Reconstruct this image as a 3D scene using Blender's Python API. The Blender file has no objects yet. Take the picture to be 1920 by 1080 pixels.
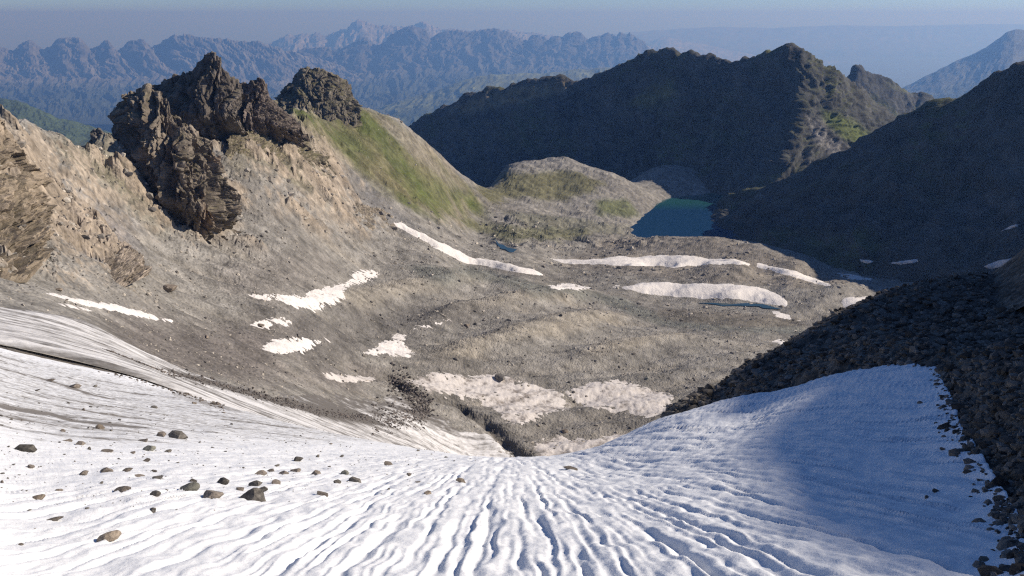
import bpy, math, random
import numpy as np

# ------------------------------------------------------------------ camera, sky, sun, exposure
scene = bpy.context.scene
C = scene.collection
FPX, PITCH = 1663.0, math.radians(17.0)          # focal length in photo pixels, downward pitch
SP, CP = math.sin(PITCH), math.cos(PITCH)

cam_d = bpy.data.cameras.new('camera')
cam_d.sensor_width = 36.0
cam_d.lens = 36.0 * FPX / 1920.0
cam_d.clip_start, cam_d.clip_end = 0.1, 400000.0
cam = bpy.data.objects.new('camera', cam_d)
cam.location = (0, 0, 0)
cam.rotation_euler = (math.pi / 2 - PITCH, 0, 0)
C.objects.link(cam)
scene.camera = cam

SUN_EL, SUN_AZ = math.radians(29.0), math.radians(12.0)   # azimuth from +X towards +Y
world = bpy.data.worlds.new('World')
scene.world = world
world.use_nodes = True
wn = world.node_tree.nodes
sky = wn.new('ShaderNodeTexSky')
sky.sky_type = 'NISHITA'
sky.sun_disc = False
sky.sun_elevation = SUN_EL
sky.sun_rotation = math.pi / 2 - SUN_AZ
sky.altitude = 2700
sky.air_density, sky.dust_density, sky.ozone_density = 1.0, 0.8, 2.0
wn['Background'].inputs['Strength'].default_value = 0.084
tint = wn.new('ShaderNodeMix'); tint.data_type = 'RGBA'; tint.blend_type = 'MULTIPLY'
tint.inputs[0].default_value = 1.0
tint.inputs[7].default_value = (0.57, 0.73, 1.0, 1)          # the camera's cool white balance
world.node_tree.links.new(sky.outputs[0], tint.inputs[6])
world.node_tree.links.new(tint.outputs[2], wn['Background'].inputs[0])

sun_d = bpy.data.lights.new('sun', 'SUN')
sun_d.energy = 5.0
sun_d.angle = math.radians(0.5)
sun_d.color = (1.0, 0.90, 0.77)
sun = bpy.data.objects.new('sun', sun_d)
sd = np.array([math.cos(SUN_EL) * math.cos(SUN_AZ), math.cos(SUN_EL) * math.sin(SUN_AZ), math.sin(SUN_EL)])
from mathutils import Vector
sun.rotation_euler = Vector(sd).to_track_quat('Z', 'Y').to_euler()
C.objects.link(sun)

vs = scene.view_settings
vs.view_transform, vs.look, vs.gamma, vs.exposure = 'Standard', 'None', 1.0, 0.25
vs.use_curve_mapping = False
scene.cycles.max_bounces = 4
scene.cycles.diffuse_bounces = 2
scene.cycles.volume_bounces = 0
scene.cycles.use_denoising = False
scene.cycles.pixel_filter_type = 'BLACKMAN_HARRIS'
scene.cycles.filter_width = 1.25

# ------------------------------------------------------------------ helpers: projection, noise, meshes
def g_of(v):
    """z / forward distance of the line of sight through photo row v"""
    k = (540.0 - np.asarray(v, float)) / FPX
    return (-SP + k * CP) / (CP + k * SP)

def a_of(u, v):
    k = (540.0 - np.asarray(v, float)) / FPX
    return (np.asarray(u, float) - 960.0) / FPX / (CP + k * SP)

def world_pt(u, v, D):
    u, v, D = (np.asarray(q, float) for q in (u, v, D))
    return np.stack([a_of(u, v) * D, D, g_of(v) * D], -1)

def to_pix(x, y, z):
    t = math.atan2(-z, y) - PITCH                # angle below the optical axis
    k = -math.tan(t)
    return x / y * (CP + k * SP) * FPX + 960.0, 540.0 - k * FPX, y

def _hash(ix, iy, iz, seed):
    h = (ix.astype(np.int64) * 374761393 + iy.astype(np.int64) * 668265263 + iz.astype(np.int64) * 2147483647 + seed * 974634777) & 0xFFFFFFFF
    h = ((h ^ (h >> 13)) * 1274126177) & 0xFFFFFFFF
    h = ((h ^ (h >> 16)) * 2246822519) & 0xFFFFFFFF
    return (h ^ (h >> 15)) & 0xFFFFFFFF

def noise2(x, y, seed=0):
    x0, y0 = np.floor(x), np.floor(y)
    fx, fy = x - x0, y - y0
    ux, uy = fx * fx * fx * (fx * (fx * 6 - 15) + 10), fy * fy * fy * (fy * (fy * 6 - 15) + 10)
    z = np.zeros_like(x0)
    def gr(i, j):
        a = _hash(x0 + i, y0 + j, z, seed) * (2 * math.pi / 4294967296.0)
        return np.cos(a) * (fx - i) + np.sin(a) * (fy - j)
    n0 = gr(0, 0) * (1 - ux) + gr(1, 0) * ux
    n1 = gr(0, 1) * (1 - ux) + gr(1, 1) * ux
    return (n0 * (1 - uy) + n1 * uy) * 1.5

def noise3(x, y, z, seed=0):
    x0, y0, z0 = np.floor(x), np.floor(y), np.floor(z)
    fx, fy, fz = x - x0, y - y0, z - z0
    s = lambda t: t * t * t * (t * (t * 6 - 15) + 10)
    ux, uy, uz = s(fx), s(fy), s(fz)
    def v(i, j, k):
        h = _hash(x0 + i, y0 + j, z0 + k, seed)
        return ((h & 1023) / 511.5 - 1) * (fx - i) + (((h >> 10) & 1023) / 511.5 - 1) * (fy - j) + (((h >> 20) & 1023) / 511.5 - 1) * (fz - k)
    a = (v(0,0,0) * (1-ux) + v(1,0,0) * ux) * (1-uy) + (v(0,1,0) * (1-ux) + v(1,1,0) * ux) * uy
    b = (v(0,0,1) * (1-ux) + v(1,0,1) * ux) * (1-uy) + (v(0,1,1) * (1-ux) + v(1,1,1) * ux) * uy
    return (a * (1 - uz) + b * uz) * 1.6

def fbm2(x, y, octv=5, seed=0, gain=0.5, ridged=False):
    t = np.zeros(np.shape(x)); a = 1.0; s = 0.0
    for o in range(octv):
        n = noise2(x, y, seed + o * 17)
        if ridged: n = 1 - 2 * np.abs(n)
        t += a * n; s += a
        a *= gain
        x, y = 1.62 * x + 1.19 * y + 7.3, -1.19 * x + 1.62 * y + 3.1
    return t / s

def fbm3(P, octv=4, seed=0, gain=0.5, ridged=False):
    x, y, z = P[..., 0], P[..., 1], P[..., 2]
    t = np.zeros(x.shape); a = 1.0; s = 0.0
    for o in range(octv):
        n = noise3(x, y, z, seed + o * 13)
        if ridged: n = 1 - 2 * np.abs(n)
        t += a * n; s += a
        a *= gain
        x, y, z = 2.03 * x + 5.1, 2.03 * y + 1.7, 2.03 * z + 9.2
    return t / s

def cells3(P, seed=0):
    """F1, F2-F1 and the id of the nearest cell"""
    b = np.floor(P)
    f1 = np.full(P.shape[:-1], 9.0); f2 = f1.copy(); cid = np.zeros(P.shape[:-1]); tilt = np.zeros(P.shape[:-1])
    for i in (-1, 0, 1):
        for j in (-1, 0, 1):
            for k in (-1, 0, 1):
                c = b + np.array([i, j, k])
                h = _hash(c[..., 0], c[..., 1], c[..., 2], seed)
                q = np.stack([(h & 1023) / 1023.0, ((h >> 10) & 1023) / 1023.0, ((h >> 20) & 1023) / 1023.0], -1)
                off = P - c - q; d = np.sqrt((off ** 2).sum(-1))
                m = d < f1
                f2 = np.where(m, f1, np.minimum(f2, d))
                cid = np.where(m, ((h >> 5) & 4095) / 4095.0, cid)
                gvec = np.stack([((h >> 3) & 255) / 255.0, ((h >> 12) & 255) / 255.0, ((h >> 21) & 255) / 255.0], -1) - 0.5
                tilt = np.where(m, (off * gvec).sum(-1), tilt)
                f1 = np.where(m, d, f1)
    return f1, f2 - f1, cid, tilt

def sstep(a, b, x):
    t = np.clip((x - a) / (b - a), 0, 1)
    return t * t * (3 - 2 * t)

def mix(a, b, m):
    return a * (1 - m[..., None]) + np.asarray(b) * m[..., None]

def tag(o, label=None, cat=None, group=None, kind=None):
    if label: o['label'] = label
    if cat: o['category'] = cat
    if group: o['group'] = group
    if kind: o['kind'] = kind
    return o

def mesh_from(name, V, Fq, mat, col=None, smooth=True, extra=None):
    V = np.ascontiguousarray(V.reshape(-1, 3), dtype=np.float32)
    Fq = np.ascontiguousarray(Fq, dtype=np.int32)
    n = Fq.shape[1]
    me = bpy.data.meshes.new(name)
    me.vertices.add(len(V)); me.vertices.foreach_set('co', V.ravel())
    me.loops.add(Fq.size); me.loops.foreach_set('vertex_index', Fq.ravel())
    me.polygons.add(len(Fq))
    me.polygons.foreach_set('loop_start', np.arange(0, Fq.size, n, dtype=np.int32))
    me.polygons.foreach_set('loop_total', np.full(len(Fq), n, dtype=np.int32))
    me.polygons.foreach_set('use_smooth', np.full(len(Fq), smooth, dtype=bool))
    me.update(calc_edges=True)
    me.validate()
    if col is not None:
        at = me.attributes.new('tint', 'FLOAT_COLOR', 'POINT')
        c4 = np.ones((len(V), 4), np.float32); c4[:, :3] = np.clip(col.reshape(-1, 3), 0, 1)
        at.data.foreach_set('color', c4.ravel())
    for k, arr in (extra or {}).items():
        at = me.attributes.new(k, 'FLOAT', 'POINT')
        at.data.foreach_set('value', np.ascontiguousarray(arr.ravel(), dtype=np.float32))
    if mat: me.materials.append(mat)
    return me

def link(name, me):
    o = bpy.data.objects.new(name, me); C.objects.link(o); return o

def grid_faces(nr, nc, keep=None):
    i = np.arange(nr * nc).reshape(nr, nc)
    q = np.stack([i[:-1, :-1], i[:-1, 1:], i[1:, 1:], i[1:, :-1]], -1).reshape(-1, 4)
    if keep is not None:
        k = keep[:-1, :-1] | keep[:-1, 1:] | keep[1:, 1:] | keep[1:, :-1]
        q = q[k.ravel()]
    return q

class TPS:
    SC = np.array([2.4, 1.0])
    def __init__(s, a, b, w, reg=1e-4):
        s.p = np.stack([a, b], -1) * s.SC
        n = len(s.p)
        d = ((s.p[:, None] - s.p[None]) ** 2).sum(-1)
        K = 0.5 * d * np.log(d + 1e-12) + reg * np.eye(n)
        P = np.c_[np.ones(n), s.p]
        A = np.block([[K, P], [P.T, np.zeros((3, 3))]])
        s.c = np.linalg.solve(A, np.r_[w, 0, 0, 0])
    def __call__(s, a, b):
        sh = a.shape
        q = np.stack([a.ravel(), b.ravel()], -1) * s.SC
        out = np.empty(len(q))
        for i in range(0, len(q), 20000):
            d = ((q[i:i+20000, None] - s.p[None]) ** 2).sum(-1)
            out[i:i+20000] = (0.5 * d * np.log(d + 1e-12)) @ s.c[:-3] + s.c[-3] + q[i:i+20000] @ s.c[-2:]
        return out.reshape(sh)

def upsample(Z, nr, nc):
    r = np.linspace(0, Z.shape[0] - 1, nr); c = np.linspace(0, Z.shape[1] - 1, nc)
    r0 = np.minimum(r.astype(int), Z.shape[0] - 2); c0 = np.minimum(c.astype(int), Z.shape[1] - 2)
    fr, fc = (r - r0)[:, None], (c - c0)[None]
    A = Z[r0] * (1 - fr) + Z[r0 + 1] * fr
    return A[:, c0] * (1 - fc) + A[:, c0 + 1] * fc

class Field:
    """a height field stored on a grid of (x / y, log y)"""
    def __init__(s, a0, a1, d0, d1, nc, nr):
        s.a = np.linspace(a0, a1, nc); s.l = np.linspace(math.log(d0), math.log(d1), nr)
        s.A, s.L = np.meshgrid(s.a, s.l)
        s.D = np.exp(s.L); s.X = s.A * s.D; s.Y = s.D
        s.Z = None
    def base(s, pts, reg=1e-4, coarse=(130, 150)):
        """pts: (u, v, D) seen in the photo, or ('h', a, D, z) hidden"""
        a, b, w = [], [], []
        for p in pts:
            if p[0] == 'h': a.append(p[1]); b.append(math.log(p[2])); w.append(p[3] / p[2])
            else: a.append(float(a_of(p[0], p[1]))); b.append(math.log(p[2])); w.append(float(g_of(p[1])))
        t = TPS(np.array(a), np.array(b), np.array(w), reg)
        ca, cl = np.meshgrid(np.linspace(s.a[0], s.a[-1], coarse[1]), np.linspace(s.l[0], s.l[-1], coarse[0]))
        s.Z = upsample(t(ca, cl), *s.A.shape) * s.D
    def at(s, a, l, arr=None):
        arr = s.Z if arr is None else arr
        c = np.clip((a - s.a[0]) / (s.a[1] - s.a[0]), 0, len(s.a) - 1.001); r = np.clip((l - s.l[0]) / (s.l[1] - s.l[0]), 0, len(s.l) - 1.001)
        c0, r0 = c.astype(int), r.astype(int); fc, fr = c - c0, r - r0
        return (arr[r0, c0] * (1-fc) + arr[r0, c0+1] * fc) * (1-fr) + (arr[r0+1, c0] * (1-fc) + arr[r0+1, c0+1] * fc) * fr
    def z(s, x, y):
        y = np.maximum(np.asarray(y, float), 1e-3)
        return s.at(np.asarray(x, float) / y, np.log(y))
    def locate(s, u, v, dmin=0):
        """where the line of sight through (u, v) first meets the field -> (a, log y)"""
        a, w = float(a_of(u, v)), float(g_of(v))
        col = s.at(np.full(len(s.l), a), s.l) / np.exp(s.l)
        ok = (col >= w) & (np.exp(s.l) > dmin)
        i = int(np.argmax(ok)) if ok.any() else int(np.argmax(col - 10.0 * (np.exp(s.l) <= dmin)))
        if ok.any() and i > 0:
            f = (w - col[i-1]) / (col[i] - col[i-1] + 1e-12)
            return a, s.l[i-1] + np.clip(f, 0, 1) * (s.l[i] - s.l[i-1])
        return a, s.l[i]
    def poly(s, pix, step=10, dmin=0):
        out = []
        for (u0, v0), (u1, v1) in zip(pix, pix[1:] + pix[:1]):
            n = max(1, int(math.hypot(u1 - u0, v1 - v0) / step))
            for k in range(n):
                out.append(s.locate(u0 + (u1 - u0) * k / n, v0 + (v1 - v0) * k / n, dmin))
        return np.array(out)

def poly_sd(poly, A, L, D0=None):
    """signed distance in metres (inside positive) from a plan polygon given as (x / y, log y)"""
    px, py = poly[:, 0], poly[:, 1]
    if D0 is None: D0 = math.exp(py.mean())
    best = np.full(A.shape, 1e9); ins = np.zeros(A.shape, bool)
    for i in range(len(poly)):
        x0, y0, x1, y1 = px[i-1], py[i-1], px[i], py[i]
        dx, dy = (x1 - x0), (y1 - y0)
        t = np.clip(((A - x0) * dx + (L - y0) * dy) / (dx * dx + dy * dy + 1e-15), 0, 1)
        best = np.minimum(best, (A - x0 - t * dx) ** 2 + (L - y0 - t * dy) ** 2)
        if y0 != y1:
            c = ((y0 > L) != (y1 > L)) & (A < (x1 - x0) * (L - y0) / (y1 - y0) + x0)
            ins ^= c
    d = np.sqrt(best) * D0
    return np.where(ins, d, -d)

def line_d(field, pix, A, L, dmin=0):
    """distance in metres from a plan polyline"""
    pts = []
    for (u0, v0), (u1, v1) in zip(pix, pix[1:]):
        n = max(1, int(math.hypot(u1 - u0, v1 - v0) / 8))
        for k in range(n + 1): pts.append(field.locate(u0 + (u1 - u0) * k / n, v0 + (v1 - v0) * k / n, dmin))
    p = np.array(pts); best = np.full(A.shape, 1e9)
    for i in range(1, len(p)):
        x0, y0, dx, dy = p[i-1, 0], p[i-1, 1], p[i, 0] - p[i-1, 0], p[i, 1] - p[i-1, 1]
        t = np.clip(((A - x0) * dx + (L - y0) * dy) / (dx * dx + dy * dy + 1e-15), 0, 1)
        best = np.minimum(best, (A - x0 - t * dx) ** 2 + (L - y0 - t * dy) ** 2)
    return np.sqrt(best) * np.exp(p[:, 1].mean())

# ------------------------------------------------------------------ materials
def nodes_of(name):
    m = bpy.data.materials.new(name); m.use_nodes = True
    nt = m.node_tree
    return m, nt, nt.nodes['Principled BSDF'], lambda t: nt.nodes.new(t), nt.links.new

def ground_material(name, scale, contrast=0.5, bump=0.4, dist=0.5, speck=0.0, speck_scale=1.0, rough=0.95):
    """colour from the tint attribute, broken up by two noises and, for stones, by cells"""
    m, nt, b, N, K = nodes_of(name)
    at = N('ShaderNodeAttribute'); at.attribute_name = 'tint'
    tc = N('ShaderNodeTexCoord')
    n1 = N('ShaderNodeTexNoise'); n1.inputs['Scale'].default_value = scale; n1.inputs['Detail'].default_value = 9; n1.inputs['Roughness'].default_value = 0.74
    K(tc.outputs['Object'], n1.inputs['Vector'])
    mr = N('ShaderNodeMapRange'); mr.inputs['From Min'].default_value = 0.3; mr.inputs['From Max'].default_value = 0.7
    mr.inputs['To Min'].default_value = 1 - contrast; mr.inputs['To Max'].default_value = 1 + contrast
    K(n1.outputs['Fac'], mr.inputs['Value'])
    mul = N('ShaderNodeVectorMath'); mul.operation = 'SCALE'
    K(at.outputs['Color'], mul.inputs[0]); K(mr.outputs[0], mul.inputs['Scale'])
    out = mul.outputs[0]
    hsrc = n1.outputs['Fac']
    if speck:
        v = N('ShaderNodeTexVoronoi'); v.inputs['Scale'].default_value = speck_scale
        K(tc.outputs['Object'], v.inputs['Vector'])
        sep = N('ShaderNodeSeparateColor'); K(v.outputs['Color'], sep.inputs[0])
        m2 = N('ShaderNodeMapRange'); m2.inputs['To Min'].default_value = 1 - speck; m2.inputs['To Max'].default_value = 1 + speck
        K(sep.outputs[0], m2.inputs['Value'])
        mul2 = N('ShaderNodeVectorMath'); mul2.operation = 'SCALE'
        K(out, mul2.inputs[0]); K(m2.outputs[0], mul2.inputs['Scale']); out = mul2.outputs[0]
        ad = N('ShaderNodeMath'); ad.operation = 'SUBTRACT'
        K(n1.outputs['Fac'], ad.inputs[0]); K(v.outputs['Distance'], ad.inputs[1]); hsrc = ad.outputs[0]
    K(out, b.inputs['Base Color'])
    b.inputs['Roughness'].default_value = rough
    b.inputs['Specular IOR Level'].default_value = 0.15
    bp = N('ShaderNodeBump'); bp.inputs['Strength'].default_value = bump; bp.inputs['Distance'].default_value = dist
    K(hsrc, bp.inputs['Height']); K(bp.outputs[0], b.inputs['Normal'])
    return m

def snow_material(name, scale, bump, dist, dirt_scale=1.0, base=(0.86, 0.87, 0.88), stretch=(1, 1, 1), dirt=(0.10, 0.088, 0.075), rot=0.0):
    """snow: clean base, dirt held back by the 'dirt' attribute and broken up by noise"""
    m, nt, b, N, K = nodes_of(name)
    tc = N('ShaderNodeTexCoord')
    at = N('ShaderNodeAttribute'); at.attribute_name = 'dirt'
    n1 = N('ShaderNodeTexNoise'); n1.inputs['Scale'].default_value = scale; n1.inputs['Detail'].default_value = 6; n1.inputs['Roughness'].default_value = 0.6
    K(tc.outputs['Object'], n1.inputs['Vector'])
    mp = N('ShaderNodeMapping'); mp.vector_type = 'TEXTURE'; mp.inputs['Scale'].default_value = tuple(1 / q for q in stretch); mp.inputs['Rotation'].default_value = (0, 0, rot)
    K(tc.outputs['Object'], mp.inputs['Vector'])
    n2 = N('ShaderNodeTexNoise'); n2.inputs['Scale'].default_value = dirt_scale; n2.inputs['Detail'].default_value = 10; n2.inputs['Roughness'].default_value = 0.72
    K(mp.outputs[0], n2.inputs['Vector'])
    ad = N('ShaderNodeMath'); ad.operation = 'ADD'; K(at.outputs['Fac'], ad.inputs[0]); K(n2.outputs['Fac'], ad.inputs[1])
    mr = N('ShaderNodeMapRange'); mr.interpolation_type = 'SMOOTHSTEP'
    mr.inputs['From Min'].default_value = 0.78; mr.inputs['From Max'].default_value = 1.22
    K(ad.outputs[0], mr.inputs['Value'])
    mx = N('ShaderNodeMix'); mx.data_type = 'RGBA'
    mx.inputs[6].default_value = (*base, 1); mx.inputs[7].default_value = (*dirt, 1)
    K(mr.outputs[0], mx.inputs[0]); K(mx.outputs[2], b.inputs['Base Color'])
    b.inputs['Roughness'].default_value = 0.75
    b.inputs['Specular IOR Level'].default_value = 0.2
    bp = N('ShaderNodeBump'); bp.inputs['Strength'].default_value = bump; bp.inputs['Distance'].default_value = dist
    K(n1.outputs['Fac'], bp.inputs['Height']); K(bp.outputs[0], b.inputs['Normal'])
    return m

def plain_rock_material(name, c0, c1, scale=3.0, bump=0.5, dist=0.03):
    m, nt, b, N, K = nodes_of(name)
    tc = N('ShaderNodeTexCoord'); oi = N('ShaderNodeObjectInfo')
    n1 = N('ShaderNodeTexNoise'); n1.inputs['Scale'].default_value = scale; n1.inputs['Detail'].default_value = 8; n1.inputs['Roughness'].default_value = 0.65
    K(tc.outputs['Object'], n1.inputs['Vector'])
    r = N('ShaderNodeMapRange'); r.inputs['From Min'].default_value = 0.32; r.inputs['From Max'].default_value = 0.7; K(n1.outputs['Fac'], r.inputs['Value'])
    mx = N('ShaderNodeMix'); mx.data_type = 'RGBA'; mx.inputs[6].default_value = (*c0, 1); mx.inputs[7].default_value = (*c1, 1)
    K(r.outputs[0], mx.inputs[0])
    m2 = N('ShaderNodeMapRange'); m2.inputs['To Min'].default_value = 0.65; m2.inputs['To Max'].default_value = 1.25; K(oi.outputs['Random'], m2.inputs['Value'])
    mul = N('ShaderNodeVectorMath'); mul.operation = 'SCALE'; K(mx.outputs[2], mul.inputs[0]); K(m2.outputs[0], mul.inputs['Scale'])
    K(mul.outputs[0], b.inputs['Base Color']); b.inputs['Roughness'].default_value = 0.9; b.inputs['Specular IOR Level'].default_value = 0.2
    bp = N('ShaderNodeBump'); bp.inputs['Strength'].default_value = bump; bp.inputs['Distance'].default_value = dist
    K(n1.outputs['Fac'], bp.inputs['Height']); K(bp.outputs[0], b.inputs['Normal'])
    return m

M = {}
M['basin'] = ground_material('scree', 0.09, 0.6, 0.5, 1.0, 0.14, 0.8)
M['crag'] = ground_material('crag_rock', 0.14, 0.55, 0.9, 1.6)
M['mid'] = ground_material('mountain_rock', 0.03, 0.85, 0.6, 8.0)
M['far'] = ground_material('far_rock', 0.0016, 0.5, 0.5, 60.0)
M['moraine'] = ground_material('moraine_rubble', 2.2, 0.5, 0.8, 0.12, 0.45, 3.2)
M['scatter'] = ground_material('stone', 2.0, 0.35, 0.5, 0.05)
M['snow'] = snow_material('snow', 6.0, 0.6, 0.04, 3.5, (0.765, 0.78, 0.80), (1, 1, 1), (0.19, 0.175, 0.16))
M['patch'] = snow_material('old_snow', 0.55, 0.9, 0.7, 0.35, (0.72, 0.685, 0.65), (1, 1, 1), (0.2, 0.165, 0.14))
M['glacier'] = snow_material('glacier_ice', 0.7, 0.6, 0.35, 0.35, (0.68, 0.67, 0.66), (0.10, 1.0, 1.0), (0.13, 0.118, 0.105), 0.64)
M['patch_dirty'] = snow_material('dirty_snow', 0.5, 0.9, 0.5, 0.4, (0.60, 0.56, 0.525), (1, 1, 1), (0.19, 0.165, 0.145))
M['boulder'] = plain_rock_material('boulder_rock', (0.105, 0.088, 0.075), (0.27, 0.235, 0.20))
M['boulder_green'] = plain_rock_material('pale_green_rock', (0.15, 0.152, 0.13), (0.28, 0.275, 0.235))
M['boulder_tan'] = plain_rock_material('tan_rock', (0.15, 0.12, 0.095), (0.32, 0.27, 0.215))
M['moraine_rock'] = plain_rock_material('moraine_stone', (0.06, 0.055, 0.049), (0.17, 0.153, 0.132))
M['boulder_dark'] = plain_rock_material('dark_rock', (0.06, 0.055, 0.05), (0.2, 0.185, 0.165))

def water_material(name, c, rough=0.08, shallow=None):
    m, nt, b, N, K = nodes_of(name)
    b.inputs['Base Color'].default_value = (*c, 1)
    if shallow:
        t0, sx, mr, mx = N('ShaderNodeTexCoord'), N('ShaderNodeSeparateXYZ'), N('ShaderNodeMapRange'), N('ShaderNodeMix')
        mx.data_type = 'RGBA'; mx.inputs[6].default_value = (*c, 1); mx.inputs[7].default_value = (*shallow[0], 1)
        mr.inputs['From Min'].default_value, mr.inputs['From Max'].default_value = shallow[1:]
        K(t0.outputs['Object'], sx.inputs[0]); K(sx.outputs['Y'], mr.inputs['Value']); K(mr.outputs[0], mx.inputs[0]); K(mx.outputs[2], b.inputs['Base Color'])
    b.inputs['Roughness'].default_value = rough; b.inputs['IOR'].default_value = 1.33
    tc = N('ShaderNodeTexCoord'); n1 = N('ShaderNodeTexNoise'); n1.inputs['Scale'].default_value = 0.12; n1.inputs['Detail'].default_value = 6
    bp = N('ShaderNodeBump'); bp.inputs['Strength'].default_value = 0.06; bp.inputs['Distance'].default_value = 1.0
    K(tc.outputs['Object'], n1.inputs['Vector']); K(n1.outputs['Fac'], bp.inputs['Height']); K(bp.outputs[0], b.inputs['Normal'])
    return m

# ------------------------------------------------------------------ basin: scree bowl, left slope, dome, hummocks, lake bed
basin = Field(-0.86, 0.86, 60.0, 2000.0, 720, 570)
H = []
B = H.append
for p in [  # u, v, distance ahead
    (-120,560,105),(-120,470,170),(-120,350,240),(-120,230,290),
    (0,590,105),(0,545,150),(0,470,215),(0,370,270),(0,300,300),(0,232,330),
    (60,240,360),
    (100,605,115),(100,555,175),(100,480,250),(100,400,310),(100,330,350),(100,258,400),
    (200,640,120),(200,600,180),(200,550,245),(200,470,320),(200,400,365),(200,330,410),(200,262,445),
    (300,690,120),(300,645,200),(300,580,280),(300,490,360),(300,410,415),(300,330,460),(300,270,500),
    (420,740,125),(420,690,220),(420,610,310),(420,520,390),(420,440,450),(420,350,510),(420,270,565),
    (550,785,140),(550,725,250),(550,650,325),(550,570,395),(550,490,465),(550,400,545),(550,310,620),(550,245,690),(545,205,740),
    (660,830,160),(660,765,280),(660,690,360),(660,610,435),(660,540,510),(660,460,595),(660,400,660),(660,330,730),(660,260,800),(660,205,850),
    (760,850,210),(760,790,305),(760,710,380),(760,630,455),(760,550,550),(760,470,650),(760,400,735),(760,330,825),(760,237,930),
    (830,300,1010),(830,380,870),(830,430,765),(830,500,640),
    (870,330,1080),(880,400,960),(880,440,870),(880,520,660),(880,600,520),(880,700,420),(880,800,350),(880,850,320),
    (960,852,330),(960,780,375),(960,700,430),(960,620,500),(960,560,580),(960,520,655),(960,480,760),(960,440,890),(960,412,985),(960,370,1110),(950,312,1240),
    (1060,297,1290),(1050,340,1210),(1050,400,1100),(1050,420,1040),(1050,450,935),(1050,490,810),(1050,525,700),(1050,560,620),(1050,640,500),(1050,720,430),(1050,800,375),
    (1150,325,1290),(1200,358,1275),(1150,380,1185),(1150,430,1070),(1150,455,960),(1180,480,855),(1150,515,735),(1150,545,680),(1150,600,590),(1150,690,465),(1150,780,395),
    (1270,314,1420),(1330,330,1420),(1200,330,1420),(1270,360,1335),
    (1330,447,900),(1250,450,905),(1420,460,880),(1500,492,835),(1570,526,790),(1200,455,920),
    (1250,485,850),(1330,488,845),(1420,497,830),(1520,530,790),
    (1230,503,765),(1330,491,770),(1400,497,760),(1480,518,735),(1570,541,705),
    (1250,530,715),(1330,532,712),(1420,545,705),(1250,560,680),(1330,565,674),(1420,578,664),
    (1250,590,630),(1300,592,625),(1400,600,620),(1500,600,640),(1300,630,560),(1300,690,475),(1300,760,415),(1450,640,560),(1450,700,480),
    (1570,562,690),(1630,548,735),(1600,585,660),(1700,536,770),(1800,540,760),(1900,545,750),(1700,600,640),(1850,640,600),
]: B(p)
for p in [  # hidden ground: x / y, distance, height
    (-0.6,400,-95),(-0.5,520,-150),(-0.4,600,-130),(-0.3,720,-120),(-0.25,860,-140),(-0.18,960,-120),(-0.12,1060,-150),(-0.08,1150,-205),(-0.04,1250,-260),
    (-0.6,800,-350),(-0.4,1000,-400),(-0.2,1200,-350),(-0.1,1500,-330),(-0.6,1900,-600),(-0.3,1900,-600),(0,1900,-400),
    (0,1400,-250),(0.06,1420,-250),(0.13,1400,-262),(0.2,1520,-250),
    (0.16,1110,-272),(0.2,1080,-276),(0.2,1180,-284),(0.26,1180,-286),(0.22,1260,-280),(0.3,1100,-284),(0.18,1290,-266),(0.3,1300,-280),(0.35,1150,-280),
    (0.18,1000,-250),(0.25,990,-252),(0.32,960,-252),(0.38,900,-250),(0.45,860,-246),(0.55,860,-240),
    (0.17,815,-231),(0.23,808,-232),(0.29,790,-231),(0.36,760,-228),
    (0.7,700,-225),(0.8,1000,-240),(0.8,500,-180),(0.5,1300,-280),(0.7,1900,-300),(0.4,1900,-300),
    (-0.7,62,-22),(-0.45,62,-26),(-0.2,62,-33),(0,62,-37),(0.2,62,-36),(0.5,62,-30),(0.8,62,-30),
    (0,180,-100),(0.2,180,-100),(0.4,180,-95),(0.7,180,-85),(0.3,330,-172),(0.5,330,-160),
]: B(('h',) + p)
basin.base(H, 2e-5, (160, 190))
A, L, D, X, Y = basin.A, basin.L, basin.D, basin.X, basin.Y
Z0 = basin.Z.copy()
cA, cL = np.meshgrid(np.linspace(basin.a[0], basin.a[-1], 280), np.linspace(basin.l[0], basin.l[-1], 220))

def region(pix, soft, nz=0.0, ns=0.02, dmin=0):
    """soft plan mask of a patch of ground outlined in the photo"""
    sdst = upsample(poly_sd(basin.poly(pix, 14, dmin), cA, cL), *A.shape)
    if nz: sdst = sdst + nz * fbm2(X * ns, Y * ns, 3, 91)
    return sstep(-soft, soft, sdst)

m_rocky = region([(-150,200),(60,230),(180,250),(300,200),(540,190),(600,240),(640,310),(700,400),(740,440),(640,430),(520,400),(450,470),(400,500),(330,470),(280,420),(200,430),(240,540),(100,520),(-150,530)], 18, 25, 0.03)
m_hill = region([(500,190),(660,190),(770,230),(860,315),(900,380),(880,430),(780,420),(700,380),(620,300),(540,250)], 15, 20, 0.02)
m_dome = region([(860,330),(950,305),(1070,285),(1150,320),(1235,375),(1215,425),(1080,420),(960,415),(890,400)], 12, 0, 0.02)
m_knob = region([(880,425),(960,405),(1100,415),(1190,420),(1260,455),(1150,470),(1000,475),(920,455)], 12, 10, 0.02)
m_ice = region([(-160,545),(0,572),(170,588),(240,640),(340,690),(470,728),(600,735),(700,745),(760,735),(780,765),(850,790),(985,855),(940,900),(500,900),(-160,760)], 6, 8, 0.04)

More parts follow.
